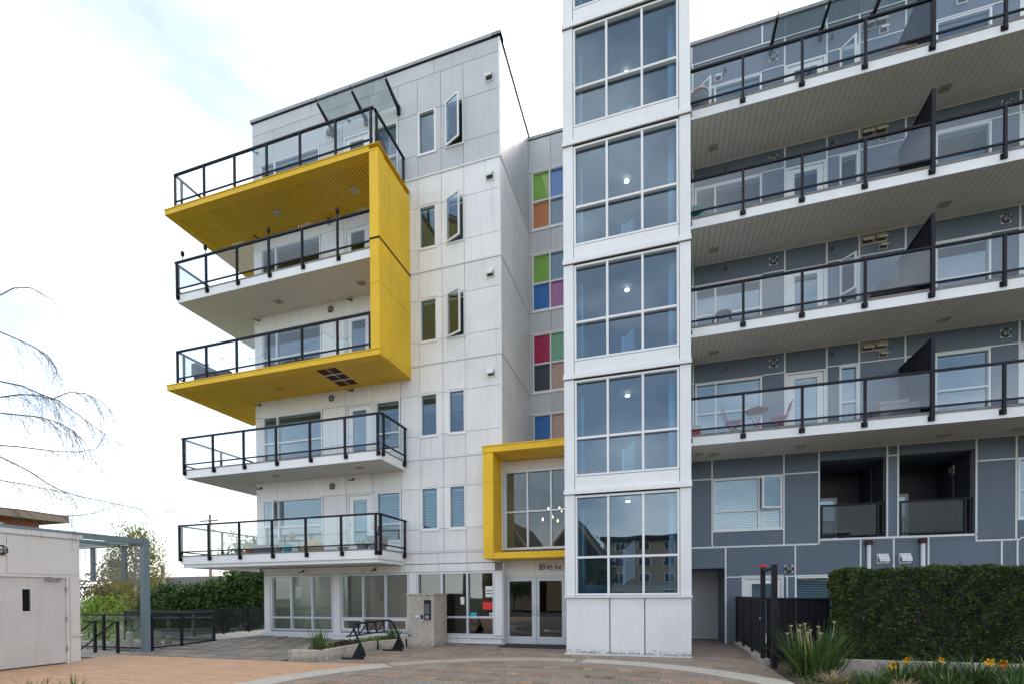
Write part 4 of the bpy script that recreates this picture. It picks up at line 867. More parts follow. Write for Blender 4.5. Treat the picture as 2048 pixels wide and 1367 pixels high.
# clipped yew hedge
hd = thing('clipped_hedge', 'dark clipped yew hedge with a few rust coloured sprigs', 'hedge', (6, 11.2, 0))
hx0, hx1, hy0, hy1, hz1 = 3.40, 9.2, 10.66, 11.45, 2.0
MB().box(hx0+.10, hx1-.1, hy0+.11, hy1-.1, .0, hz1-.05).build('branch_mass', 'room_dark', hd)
def hshell(n):
    f = rng.random(n); u = rng.random((n, 3)); P = np.empty((n, 3)); dep = np.abs(rng.normal(0, .06, n))
    Nn = np.zeros((n, 3))
    fr = f < .66; tp = (f >= .66) & (f < .86); lf = f >= .86
    P[fr] = np.c_[hx0+u[fr, 0]*(hx1-hx0), hy0+dep[fr], .16+u[fr, 2]*(hz1-.16)]; Nn[fr] = (0, -1, .25)
    P[tp] = np.c_[hx0+u[tp, 0]*(hx1-hx0), hy0+u[tp, 1]*(hy1-hy0), hz1-dep[tp]]; Nn[tp] = (0, -.2, 1)
    P[lf] = np.c_[hx0+dep[lf], hy0+u[lf, 1]*(hy1-hy0), .16+u[lf, 2]*(hz1-.16)]; Nn[lf] = (-1, 0, .25)
    b_ = .06*np.sin(P[:, 0]*3.1+P[:, 2]*2.3)+.05*np.sin(P[:, 0]*9.3-P[:, 2]*7.1+1)+.045*np.sin(P[:, 0]*17+2*np.sin(P[:, 2]*13))+.03*np.sin(P[:, 1]*6); b_[tp] *= .45; P += Nn*b_[:, None]*.8
    return P, Nn
P, Nn = hshell(60000); A = Nn+rng.normal(size=P.shape)*.8; A /= np.linalg.norm(A, axis=1)[:, None]; B = np.cross(A, rdir(len(P))); B /= np.linalg.norm(B, axis=1)[:, None]+1e-6
s = (.022+.024*rng.random(len(P)))[:, None]; P = P+A*s*.6; quads('foliage', P, A*s, B*s*.30, 'leaf_yew', hd)
# tall clump and daylilies
clump('agapanthus_clump', 'large arching strap leaf clump with dry seed heads by the gate', (2.72, 10.1, .0), 300, .34, 1.08, .014, lean=(.05, .75), droop=.42)
sh_ = MB()
for q in range(13):
    a = random.uniform(0, 6.28); r_ = random.uniform(.1, .5); x, y = 2.72+r_*.8*math.cos(a), 10.1+r_*.5*math.sin(a); h_ = random.uniform(.75, 1.0)
    sh_.tube([(2.72+.1*math.cos(a), 10.1+.1*math.sin(a), .05), (x, y, h_*.6), (x+.05*math.cos(a), y, h_)], .004, 5)
    for e in range(7): e2 = e*.9; sh_.tube([(x+.05*math.cos(a), y, h_), (x+.05*math.cos(a)+.03*math.cos(e2), y+.03*math.sin(e2), h_+.04)], .0045, 4)
tag(sh_.build('seed_heads', 'straw', None, base=True), 'dry brown seed heads standing above the tall strap leaf clump', 'flowers')
tag(blades(150, (2.85, 9.55, .02), .16, .30, .004, lean=(.4, 1.3), droop=.8).build('dry_grass_tuft', 'straw', None, base=True), 'bleached dry grass tuft below the tall leaf clump', 'plant')
tag(blades(150, (3.72, 9.2, .02), .16, .26, .004, lean=(.4, 1.3), droop=.8).build('dry_grass_tuft', 'straw', None, base=True), 'bleached dry grass tuft below the first yellow daylily', 'plant')
dl = [((3.85, 9.6), 'daylily plant with two yellow blooms nearest the tall clump'), ((4.45, 9.85), 'daylily plant without blooms under the middle of the hedge'), ((4.95, 9.75), 'daylily plant with yellow and orange blooms left of the frame edge'), ((5.35, 9.6), 'leafy daylily plant between the two orange blooms'), ((5.75, 9.85), 'daylily plant with yellow bloom at the right edge of the frame'), ((4.3, 9.15), 'low daylily plant at the front of the flower bed'), ((5.1, 9.1), 'low leafy daylily plant in front of the orange blooms'), ((5.9, 9.3), 'daylily plant in the bottom right corner of the frame'), ((3.25, 9.0), 'low grassy plant at the bed edge below the tall clump')]
for (x, y), lb in dl: clump('daylily_plant', lb, (x, y, .02), 130, .2, .62 if y > 9.2 else .42, .009, group='daylilies in front of the hedge', lean=(.15, 1.0), droop=.75)
def bloom(x, y, z, mt, lb, s=.075):
    b = MB(); n = 6; yw = random.uniform(-.5, .5); pt_ = random.uniform(.2, .7)
    M_ = Matrix.Rotation(yw, 3, 'Z') @ Matrix.Rotation(pt_, 3, 'X')
    for k in range(n):
        a = 2*math.pi*k/n+random.uniform(-.12, .12); i = len(b.v); ca, sa = math.cos(a), math.sin(a); wd = 1.0 if k % 2 else .75; S_ = 5
        for q in range(S_+1):
            f = q/S_; w = wd*(.006+.026*math.sin(math.pi*min(f*.92+.06, 1)))*s/.075; dd = .05*(1-f)**1.5+.03*max(0, f-.7)*3*(.4+random.random()*.6)
            for sg_ in (-1, 1): v = M_ @ Vector((ca*f*s-sa*w*sg_, dd-(.004 if sg_ > 0 else 0), sa*f*s+ca*w*sg_)); b.v.append((x+v.x, y+v.y, z+v.z))
        for q in range(S_): b.f.append((i+2*q, i+2*q+1, i+2*q+3, i+2*q+2))
    t = thing('daylily_flower', lb, 'flower', (x, y, z), 'daylily blooms'); b.build('petals', mt, t)
    c_ = M_ @ Vector((0, .06, 0)); MB().tube([(x+c_.x*.6, y+c_.y*.6, z+c_.z*.6), (x+c_.x, y+c_.y, z+c_.z-.02), (x+.03, y+.08, z-.2), (x+.02, y+.06, max(z-.42, .03))], .006, 5).build('stalk', 'leaf_blade', t)
bloom(3.72, 9.5, .33, 'petal', 'lower left yellow bloom of the daylily nearest the tall clump'); bloom(3.92, 9.55, .42, 'petal', 'upper right yellow bloom of the daylily nearest the tall clump'); bloom(4.55, 9.9, .40, 'petal', 'small yellow bloom just above the kerb wall', .05)
bloom(5.05, 9.6, .42, 'petal', 'yellow daylily bloom left of an orange one'); bloom(5.22, 9.6, .40, 'petal_orange', 'orange daylily bloom beside the middle yellow one'); bloom(5.90, 9.75, .42, 'petal', 'yellow daylily bloom nearest the right frame edge'); bloom(6.05, 9.75, .40, 'petal_orange', 'orange daylily bloom at the right frame edge')
P = np.c_[rng.uniform(2.3, 7, 1500), rng.uniform(8.4, 10.3, 1500), .02+rng.random(1500)*.1]; o = leafcloud('weeds', P, .03, .5, 'ground_leaf', None, 0, 'stuff'); o['label'] = 'low weeds and leaf litter covering the flower bed'

# ================================================================== LEFT YARD
sx = -13.42; fs = FX(sx)
sd_ = thing('utility_shed', 'white panelled utility shed with grey steel door at the left edge', 'shed', (-15.5, 6.5, 0))
dh = [(5.35, 7.9, 0, 2.03)]
wl = wall(sd_, fs, (3.0, 8.15, 0, 2.95), dh, 'shed_white'); MB().box(sx-4, sx-.2, 7.95, 8.15, 0, 2.95).box(sx-4, sx-3.8, 3, 7.95, 0, 2.95).box(sx-3.8, sx-.2, 3, 3.2, 0, 2.95).box(sx-3.8, sx-.2, 3.2, 7.95, 2.75, 2.85).build('shed_shell', 'shed_white', sd_)
panels(wl, fs, [(2.09, 2.93, [3.0, 5.2, 6.78, 8.15]), (.68, 2.09, [7.93, 8.15]), (.02, .62, [7.93, 8.15])], dh, 'shed_white', g=.006)
MB().fb(fs, 2.95, 8.2, 2.95, 3.06, -.25, .05).build('parapet_cap', 'shed_white', sd_); strip(sd_, fs, 7.9, 8.18, .63, .67, .0, .05, 'shed_white', 'ledge')
dr = MB().fb(fs, 7.86, 7.91, 0, 2.06, -.1, .03).fb(fs, 5.3, 7.86, 2.02, 2.07, -.1, .03).build('steel_door', 'shed_white', sd_)
lf = MB()
for r in minus((6.6, 7.855, .03, 2.015), [(7.04, 7.19, 1.26, 1.75)]): lf.fb(fs, *r, -.06, -.01)
lf.build('door_leaf', 'shed_door', dr); MB().fb(fs, 5.4, 6.59, .03, 2.015, -.06, -.01).build('door_leaf', 'shed_door', dr)
MB().fb(fs, 7.04, 7.19, 1.26, 1.75, -.04, -.03).build('vision_panel', 'glass_tint', dr)
vf = MB()
for r in minus((7.015, 7.215, 1.235, 1.775), [(7.04, 7.19, 1.26, 1.75)]): vf.fb(fs, *r, -.01, .005)
vf.build('vision_frame', 'shed_white', dr); MB().fb(FX(sx-.3), 6.7, 7.5, 1.0, 2.0, -.02, 0).build('dark_inside', 'room_dark', sd_)
for z in (.35, 1.05, 1.75): MB().fb(fs, 7.845, 7.875, z-.06, z+.06, -.01, .035).build('hinge', 'cap', dr)
MB().fb(fs, 7.45, 7.75, 1.95, 2.0, -.01, .06).tube([fs(7.7, 1.98, .06), fs(7.55, 1.99, .25), fs(7.5, 2.03, .03)], .012, 5).build('door_closer', 'cap', dr)
bulkhead(sd_, fs, 6.68, 2.58)
# blue steel frame with hanging wire panel
sf = thing('steel_frame', 'blue grey steel portal frame with wire screen behind the shed', 'frame', (-15, 9.95, 0))
MB().box(-13.84, -13.68, 9.87, 10.03, 0, 3.18).build('frame_post', 'steel_blue', sf)
MB().box(-13.83, -13.69, 5.5, 9.86, 3.03, 3.17).build('frame_beam', 'steel_blue', sf); MB().box(-17.5, -13.845, 9.88, 10.02, 3.05, 3.17).build('frame_beam', 'steel_blue', sf); MB().box(-15.3, -15.18, 5.5, 9.87, 3.06, 3.16).build('frame_beam', 'steel_blue', sf)
for x in (-16.0, -14.72): MB().box(x-.07, x+.07, 10.04, 10.1, 2.02, 3.04).build('hanger', 'steel_blue', sf)
ws = MB()
for q in range(26): z = 2.05+q*.038; ws.tube([(-16.4, 9.99, z), (-13.86, 9.99, z)], .006, 3, cap=False)
for q in range(12): x = -16.4+q*.23; ws.tube([(x, 9.985, 2.05), (x, 9.985, 3.03)], .005, 3, cap=False)
o = ws.build('wire_screen', 'wire', sf); o['kind'] = 'stuff'
for z in (2.03, 3.02): MB().box(-16.42, -13.86, 9.97, 10.0, z-.015, z+.015).build('screen_rail', 'stump', sf)
# glass guard rails round the cobbles
def guard(name, label, P0, P1, zt, zb, posts, gl='glass_rail', zp=0):
    t = thing(name, label, 'railing', ((P0[0]+P1[0])/2, (P0[1]+P1[1])/2, 0)); railing(t, P0, P1, zt, zb, zp, posts, bracket=False, gl=gl); return t
guard('glass_railing', 'glass railing running left from the blue steel post', (-18.5, 10.12), (-13.9, 10.12), 1.07, .10, [.02, 1.5, 2.83, 4.5])
guard('glass_railing', 'clear glass railing between blue steel post and terrace corner', (-13.86, 10.15), (-14.26, 12.58), 1.07, .10, [.05, 1.1, 2.44])
guard('glass_railing', 'far glass railing behind the cobble bed', (-14.30, 12.62), (-18.5, 12.62), 1.07, .1, [.05, 1.45, 2.8, 4.15], 'glass_tint')
guard('glass_railing', 'dark glass railing along the walk beside the white block', (-16.1, 13.3), (-16.1, 19.5), 1.10, .22, [.1, 1.3, 2.5, 3.8, 5.2], 'glass_tint', .1)
for x, y, lb in ((-14.42, 9.66, 'near black stair handrail beside the shed corner'), (-15.25, 9.62, 'far black stair handrail going down behind the shed')):
    t = thing('stair_handrail', lb, 'handrail', (x, y, 0)); MB().box(x-.03, x+.03, y-.03, y+.03, 0, .9).build('handrail_post', 'black', t)
    MB().tube([(x, y, .87), (x-.12, y, .87), (x-1.5, y, .05), (x-2.4, y, -.5)], .022, 7).build('handrail_tube', 'black', t, smooth=True)
for x, y, h_, lb in ((-15.0, 11.2, .5, 'tallest weathered post stump among the cobbles'), (-14.85, 11.45, .32, 'short weathered post stump beside the taller one'), (-15.9, 11.0, .48, 'pale concrete stump left of the blue steel post'), (-16.8, 11.3, .6, 'pale concrete stump nearest the shed')):
    o = MB().lathe((x, y, -.05), [(.10, 0), (.095, h_), (.085, h_+.05)], 9).build('post_stump', 'stump' if x > -15.5 else 'concrete_light', None, base=True); tag(o, lb, 'stump')
clump('grass_tuft', 'dark grass tuft poking up at the bottom left corner', (-9.55, 5.15, 0), 26, .25, .34, .008, lean=(.05, .7), droop=.4)
clump('grass_tuft', 'green seed stems rising at the bottom edge near the shed', (-9.0, 5.35, 0), 18, .2, .4, .01, lean=(.05, .8), droop=.6)

# ================================================================== BACKGROUND LEFT
cl = ['leftmost dark cedar shrub beyond the terrace railing', 'second cedar shrub from the left beyond the railing', 'middle cedar shrub of the row beyond the railing', 'fourth cedar shrub beyond the railing, by the utility pole', 'broad cedar shrub third from the white block corner', 'cedar shrub touching the white block corner', 'tallest cedar shrub half hidden by the white block']
for k, (x, y, h_, r_) in enumerate([(-27.6, 20.5, 2.2, 1.0), (-26.1, 20.2, 2.5, 1.1), (-24.6, 20.0, 2.4, 1.0), (-23.2, 20.2, 2.6, 1.1), (-21.8, 20.0, 3.0, 1.15), (-20.4, 20.2, 3.2, 1.2), (-19.0, 20.0, 4.2, 1.35)]):
    tree('cedar_shrub', cl[k], (x, y, -.3), h_, (r_, .9, h_*.52), h_*.52, 'leaf_cedar', nc=130, per=45, lsz=.085, spread=.16, tr=.09, droop=-.3, cat='shrub', group='cedar shrubs beyond the railing')
tree('birch_tree', 'airy yellowing birch behind the steel frame', (-32.0, 22.5, -.3), 7, (1.5, 1.4, 3.0), 3.4, 'leaf_birch', nc=95, per=55, lsz=.085, spread=.26, trunk='birch_bark', tr=.11, droop=1.2)
tree('leafy_bush', 'bright yellow green bush behind the railing by the shed', (-20.6, 13.2, -.3), 1.8, (1.0, .7, .85), 1.05, 'leaf_bright', nc=50, per=40, lsz=.07, spread=.16, tr=.04, cat='bush')
tree('maroon_shrub', 'thin reddish shrub above the bright green bush', (-25.0, 15.5, -.3), 2.6, (1.0, .7, 1.0), 1.7, 'leaf_maroon', nc=34, per=26, lsz=.06, spread=.2, tr=.04, cat='shrub')
tree('street_tree', 'distant soft green tree seen through the lowest balcony glass', (-52, 52, -.3), 11, (4.5, 3, 4), 6.2, 'leaf_tree', nc=70, per=50, lsz=.22, spread=.7, tr=.2)
tree('street_tree', 'distant tree behind the birch to the left', (-58, 40, -.3), 7, (5, 3, 2.6), 3.2, 'leaf_birch', nc=70, per=40, lsz=.2, spread=.6, tr=.2)
p1 = MB().tube([(-34.2, 26, -.3), (-34.2, 26, 3.85)], .15, 8, .13).build('utility_pole', 'pole_wood', None, base=True); tag(p1, 'short bare wooden pole standing left of the cedars', 'pole')
p2 = thing('utility_pole', 'tall wooden utility pole with crossarms behind the lowest balcony', 'pole', (-51.5, 45, 0)); MB().tube([(-51.5, 45, -.3), (-51.5, 45, 11.4)], .19, 8, .13).build('pole_shaft', 'pole_wood', p2); MB().box(-52.9, -50.1, 44.85, 44.95, 10.6, 10.75).build('crossarm', 'pole_wood', p2); MB().box(-52.4, -50.6, 44.85, 44.95, 9.5, 9.62).build('crossarm', 'pole_wood', p2); MB().tube([(-50.9, 44.9, 4.5), (-51.3, 44.9, 3.2)], .04, 5).build('strut', 'pole_wood', p2)
for k in range(3):
    a = Vector((-34.2, 26, 3.7-.35*k)); b_ = Vector((-51.4, 45, 7.4-.9*k)); pts = [a.lerp(b_, q/14)-Vector((0, 0, 1.6*(1-(2*q/14-1)**2)*.6)) for q in range(15)]
    tag(MB().tube(pts, .022, 4).build('overhead_wire', 'black_matte'), ('uppermost', 'middle', 'lowest')[k]+' overhead wire sagging between the two utility poles', 'wire', 'overhead wires')
hs_ = thing('brick_house', 'flat roofed orange brick house above the shed roof', 'house', (-55, 23, 0)); MB().box(-62, -49.2, 14, 27, -.3, 7.85).build('house_wall', 'brick_orange', hs_); MB().box(-63, -47.6, 13, 28.2, 7.85, 8.45).build('roof', 'cedar_siding', hs_)
for y in (15.0, 18.4, 21.8): f_ = MB().fb(FX(-49.2), y, y+2.9, 5.6, 7.5, 0, .06).build('window', 'trim_white', hs_); MB().fb(FX(-49.2), y+.14, y+2.76, 5.75, 7.36, .061, .07).build('pane', 'glass', f_)
h2 = thing('low_house', 'low house with dark shingle roof beyond the cedars', 'house', (-52, 42, 0)); MB().box(-62, -43, 39, 46, -.3, 2.2).build('house_wall', 'cedar_siding', h2); MB().extr(lambda u, z, d: (-62.5+d, u, z), [(38.3, 2.1), (46.7, 2.1), (42.5, 3.9)], 0, 20).build('roof', 'roof_dark', h2)

# ================================================================== WEEPING BIRCH OVER THE LEFT EDGE
wbt = thing('weeping_birch', 'bare hanging birch branches entering from the left', 'tree', (-10.6, 3.0, 0))
limbs = [[(-8.6, 4.33, 5.68), (-8.47, 4.41, 5.8), (-8.31, 4.5, 5.83), (-8.2, 4.57, 5.77), (-8.09, 4.65, 5.7), (-8.01, 4.71, 5.5)],
 [(-8.08, 4.06, 4.96), (-7.91, 4.15, 4.88), (-7.76, 4.23, 4.81), (-7.64, 4.31, 4.72), (-7.58, 4.37, 4.58), (-7.61, 4.4, 4.42)],
 [(-7.82, 3.92, 4.24), (-7.61, 4.02, 4.2), (-7.45, 4.11, 4.12), (-7.28, 4.21, 4.05), (-7.14, 4.29, 3.93), (-6.99, 4.38, 3.79), (-6.82, 4.47, 3.65), (-6.65, 4.56, 3.52)],
 [(-8.34, 4.18, 4.21), (-8.14, 4.28, 4.26), (-7.99, 4.37, 4.27), (-7.83, 4.46, 4.23), (-7.65, 4.56, 4.34), (-7.49, 4.65, 4.34), (-7.33, 4.74, 4.25), (-7.24, 4.8, 4.13)],
 [(-7.56, 3.78, 3.77), (-7.38, 3.88, 3.76), (-7.2, 3.98, 3.75), (-7.02, 4.07, 3.69), (-6.91, 4.15, 3.61), (-6.86, 4.2, 3.52)],
 [(-7.95, 3.98, 3.48), (-7.76, 4.07, 3.47), (-7.57, 4.17, 3.45), (-7.38, 4.27, 3.43), (-7.18, 4.38, 3.44), (-7.01, 4.47, 3.49), (-6.95, 4.53, 3.65)],
 [(-7.43, 3.71, 3.22), (-7.3, 3.79, 3.14), (-7.17, 3.87, 3.05), (-7.06, 3.95, 2.94), (-6.95, 4.02, 2.86), (-6.77, 4.12, 2.79), (-6.54, 4.23, 2.74), (-6.3, 4.34, 2.68), (-6.08, 4.45, 2.63), (-5.76, 4.59, 2.62)],
 [(-8.21, 4.1, 2.73), (-8.02, 4.2, 2.71), (-7.82, 4.3, 2.68), (-7.62, 4.4, 2.64), (-7.41, 4.51, 2.65), (-7.26, 4.6, 2.69), (-7.1, 4.69, 2.79)],
 [(-7.69, 3.84, 2.99), (-7.46, 3.95, 2.95), (-7.24, 4.06, 2.9), (-7.05, 4.16, 2.86)]]
MB().tube([(-10.6, 3.0, 0), (-10.55, 3.05, 3), (-10.4, 3.1, 7)], .16, 10, .07).build('trunk', 'birch_bark', wbt, smooth=True)
budP = []
for k, l_ in enumerate(limbs):
    root = (-10.5, 3.08, l_[0][2]+.5); mid = tuple((root[q]*.5+l_[0][q]*.5) for q in range(3)); b = MB(); b.tube([root, mid]+l_, .011, 6, .0026)
    b.build('branch', 'bark', wbt)
tws = MB()
for k, l_ in enumerate(limbs):
    nt_ = {0: 7, 1: 34, 2: 70, 3: 60, 4: 58, 5: 30, 6: 60, 7: 28, 8: 36}[k]
    for q in range(nt_):
        i = random.randrange(0, len(l_)-1); f = random.random(); p = Vector(l_[i]).lerp(Vector(l_[i+1]), f); d = (Vector(l_[i+1])-Vector(l_[i])).normalized()
        n_ = 7; ln_ = random.uniform(.25, .75)*(1 if k < 6 else .7); pts = [p]
        dv = d*random.uniform(.2, 1)+Vector((random.uniform(-.3, .5), random.uniform(-.4, .4), random.uniform(-.3, .25)))
        for s_ in range(n_):
            dv = (dv.normalized()+Vector((random.uniform(-.16, .16), random.uniform(-.16, .16), -.34))).normalized(); p = p+dv*ln_/n_; pts.append(p.copy())
            if random.random() < .75: budP.append(p+Vector((random.uniform(-.012, .012), 0, random.uniform(-.015, .0))))
            if random.random() < .25:
                e = p+(dv+Vector((random.uniform(-.6, .6), random.uniform(-.5, .5), -.2))).normalized()*random.uniform(.06, .16); tws.tube([p, e], .0014, 3, .0008, False); budP.append(e)
        tws.tube(pts, .0018, 4, .0009, False)
o = tws.build('twigs', 'bark', wbt); o['kind'] = 'stuff'
o = leafcloud('buds', np.array([tuple(p) for p in budP]), .007, .45, 'leaf_maroon', wbt, .8, 'stuff')

# ================================================================== THINGS ON THE BALCONIES
def pot(x, y, z, r, h, mt, name, label, plant=None, cat='plant pot', pl_h=.3):
    t = thing(name, label, cat, (x, y, z)); MB().lathe((x, y, z), [(r*.72, 0), (r, h*.9), (r*1.06, h*.9), (r*1.06, h), (r*.9, h), (r*.88, h*.85)], 12).build('pot_body', mt, t, smooth=False)
    if plant: blades(26, (x, y, z+h*.8), r*.6, pl_h, .01, lean=(.1, .9), droop=.5).build('pot_plant', plant, t)
    return t
zd = 2.97
pot(-13.2, 13.05, zd, .16, .2, 'terra_pot', 'plant_pot', 'terracotta pot at the left of the lowest balcony', 'straw', pl_h=.18)
pot(-12.0, 13.0, zd, .13, .2, 'plastic_grey', 'plant_pot', 'green plant in grey pot under the wire shelf', 'leaf_bright', pl_h=.2)
pot(-11.55, 12.9, zd, .16, .26, 'teal', 'plant_pot', 'bright teal pot on the lowest balcony')
pot(-11.15, 13.1, zd, .13, .18, 'plastic_grey', 'plant_pot', 'grey pot with green leaves right of the teal pot', 'leaf_bright', pl_h=.2)
pot(-9.5, 13.0, zd, .17, .12, 'concrete_light', 'bowl', 'shallow stone bowl near the balcony door', cat='bowl')
pot(-8.75, 12.95, zd, .2, .2, 'plastic_grey', 'plant_pot', 'pot of lime green leaves near the balcony corner', 'leaf_bright', pl_h=.22)
o = MB().box(-13.0, -12.25, 12.95, 13.3, zd, zd+.3).build('cushion_box', 'cloth_grey', None, base=True); tag(o, 'grey covered box at the left of the lowest balcony', 'box')
o = thing('cloth_sack', 'crumpled beige sack leaning behind the lowest balcony glass', 'sack', (-10.75, 13.1, zd)); MB().lathe((-10.75, 13.1, zd), [(.3, 0), (.36, .12), (.33, .3), (.2, .4), (.12, .38)], 9).build('sack_body', 'straw', o)
t = thing('wire_shelf', 'low black wire shelf behind the lowest balcony glass', 'shelf', (-11.7, 13.3, zd))
for x in (-12.1, -11.3):
    for y in (13.15, 13.45): MB().tube([(x, y, zd), (x, y, zd+.42)], .012, 5).build('shelf_leg', 'black', t)
MB().box(-12.12, -11.28, 13.13, 13.47, zd+.42, zd+.44).build('shelf_top', 'black', t); o = MB().lathe((-11.7, 13.3, zd+.44), [(.05, 0), (.11, .1), (.1, .2), (.03, .26)], 10).build('stone_ornament', 'stump', None, base=True); tag(o, 'round stone ornament on the wire shelf', 'ornament')
t = thing('corner_planter', 'grey square planter with bare red stems at the balcony corner', 'planter', (-8.25, 13.0, zd)); MB().hexa([(-8.42, 12.83, zd), (-8.08, 12.83, zd), (-8.08, 13.17, zd), (-8.42, 13.17, zd), (-8.5, 12.75, zd+.4), (-8.0, 12.75, zd+.4), (-8.0, 13.25, zd+.4), (-8.5, 13.25, zd+.4)]).build('planter_box', 'plastic_grey', t)
b = MB()
for q in range(26): a = random.uniform(0, 6.28); e = random.uniform(.05, .3); b.tube([(-8.25, 13, zd+.38), (-8.25+e*.4*math.cos(a), 13+e*.4*math.sin(a), zd+.6), (-8.25+e*math.cos(a), 13+e*math.sin(a), zd+random.uniform(.65, .95))], .007, 4, .003)
b.build('stems', 'cloth_maroon', t)
# second yellow slab: wicker seat, red trough, lanterns
z4 = 8.79
t = thing('wicker_seat', 'dark wicker lounge seat at the left end of the yellow balcony', 'seat', (-15.0, 13.3, z4)); MB().box(-15.4, -14.5, 12.9, 13.7, z4, z4+.4).build('seat_base', 'cloth_grey', t); MB().box(-15.45, -15.25, 12.85, 13.75, z4+.4, z4+.82).build('seat_arm', 'cloth_grey', t); MB().hexa([(-15.25, 13.5, z4+.4), (-14.6, 13.5, z4+.4), (-14.6, 13.7, z4+.4), (-15.25, 13.7, z4+.4), (-15.25, 13.6, z4+.85), (-14.6, 13.6, z4+.8), (-14.6, 13.75, z4+.8), (-15.25, 13.75, z4+.85)]).build('seat_back', 'cloth_grey', t)
t = thing('flower_trough', 'long dark red flower trough on the lower yellow balcony', 'trough', (-11.2, 12.9, z4)); MB().hexa([(-12.0, 12.8, z4), (-10.4, 12.8, z4), (-10.4, 13.0, z4), (-12.0, 13.0, z4), (-12.05, 12.76, z4+.22), (-10.35, 12.76, z4+.22), (-10.35, 13.04, z4+.22), (-12.05, 13.04, z4+.22)]).build('trough_box', 'rust_wood', t); P, _ = clumps((-11.2, 12.9, z4+.25), (.75, .1, .06), 30, 14, .04); leafcloud('trough_plants', P, .03, .5, 'leaf_maroon', t, 0, 'stuff')
for k, (x, lb) in enumerate(((-15.45, 'solar lantern on the corner of the third white rail from below'), (-14.45, 'second solar lantern from the left on the upper white rail'), (-11.85, 'third solar lantern from the left on the upper white rail'), (-9.28, 'solar lantern on the upper white rail nearest the yellow post'))):
    t = thing('solar_lantern', lb, 'lantern', (x, 12.58, 12.95), 'lanterns clipped to the upper white rail'); MB().tube([(x, 12.58, 12.95), (x, 12.58, 13.08)], .012, 6).build('stem', 'black', t); MB().lathe((x, 12.58, 13.08), [(.02, 0), (.055, .03), (.06, .13), (.04, .17), (.01, .19)], 10).build('lantern_head', 'black', t, smooth=True)
for k, (x, lb) in enumerate(((-13.1, 'white bird spikes on the rail left of centre'), (-10.5, 'white bird spikes on the middle of the upper white rail'), (-8.35, 'white bird spikes beside the yellow post'))):
    b = MB(); b.box(x-.2, x+.2, 12.57, 12.6, 12.951, 12.957)
    for q in range(5): b.tube([(x-.18+q*.09, 12.585, 12.955), (x-.2+q*.1, 12.585, 13.06)], .006, 4)
    tag(b.build('bird_spikes', 'vinyl', None, base=True), lb, 'bird spikes', 'bird spikes on the rail')
o = thing('draped_umbrella', 'closed maroon parasol behind the top balcony glass', 'parasol', (-8.4, 13.7, 14.66)); MB().lathe((-8.4, 13.7, 14.66), [(.16, 0), (.16, .05), (.03, .07), (.03, .3)], 10).build('parasol_base', 'plastic_grey', o); MB().lathe((-8.4, 13.7, 14.96), [(.22, 0), (.2, .3), (.12, .8), (.04, 1.1)], 9).build('parasol_cloth', 'cloth_maroon', o)
# string lights on the third balcony
pts = []
for q in range(41): f = q/40; pts.append((-15.4+f*7.2, 12.60+.25*math.sin(f*3), 9.76-.38*abs(math.sin(f*math.pi*4))))
t = thing('string_lights', 'string of small bulbs hung inside the lower yellow balcony', 'string lights', (-11.5, 12.9, 10.0)); MB().tube(pts, .004, 4).build('cable', 'black', t)
for q in range(2, 40, 3): MB().lathe((pts[q][0], pts[q][1], pts[q][2]-.05), [(.006, 0), (.022, .02), (.012, .045)], 8).build('bulb', 'lampglass', t)

# blue block, third storey: red bistro set
z3 = S[0]+.30
t = thing('bistro_table', 'round red folding bistro table on the lowest long balcony', 'table', (2.62, 15.0, z3)); MB().lathe((2.62, 15.0, z3+.70), [(.30, 0), (.31, .008), (.31, .022), (.3, .025)], 20).build('table_top', 'red', t)
for sg_ in (-1, 1):
    for yy in (-.16, .16): MB().tube([(2.62-sg_*.24, 15+yy, z3), (2.62+sg_*.2, 15+yy, z3+.69)], .011, 6).build('table_leg', 'red', t)
o = MB().lathe((2.66, 15.0, z3+.725), [(.05, 0), (.065, .09), (.06, .1)], 10).build('blue_cup', 'cloth_grey', None, base=True); tag(o, 'grey blue cup on the red bistro table', 'cup')
def chair(cx, cy, z, face, mt, label, group):
    t = thing('folding_chair', label, 'chair', (cx, cy, z), group); s = face
    MB().hexa([(cx-.2, cy-.19, z+.44), (cx+.2, cy-.19, z+.44), (cx+.2, cy+.19, z+.44), (cx-.2, cy+.19, z+.44), (cx-.2, cy-.19, z+.46), (cx+.2, cy-.19, z+.46), (cx+.2, cy+.19, z+.46), (cx-.2, cy+.19, z+.46)]).build('seat', mt, t)
    for yy in (-.19, .19):
        MB().tube([(cx+s*.22, cy+yy, z), (cx-s*.18, cy+yy, z+.46), (cx-s*.3, cy+yy, z+.86)], .011, 6).build('leg', mt, t); MB().tube([(cx-s*.22, cy+yy*.9, z), (cx+s*.18, cy+yy*.9, z+.44)], .011, 6).build('leg', mt, t)
    for zz in (.62, .72, .82): xx = cx-s*(.18+.12*(zz-.46)/.4); MB().box(xx-.008, xx+.008, cy-.19, cy+.19, z+zz-.025, z+zz+.025).build('back_slat', mt, t)
chair(2.02, 15.0, z3, 1, 'red', 'red folding chair left of the bistro table', 'red bistro chairs'); chair(3.18, 15.0, z3, -1, 'red', 'red folding chair right of the bistro table', 'red bistro chairs')
t = thing('storage_bin', 'red bin with grey lid beside the tower on the lowest long balcony', 'bin', (1.0, 14.6, z3)); MB().box(.86, 1.12, 14.5, 14.75, z3, z3+.2).build('bin_body', 'red', t); MB().box(.84, 1.14, 14.48, 14.77, z3+.2, z3+.32).build('bin_lid', 'plastic_grey', t)
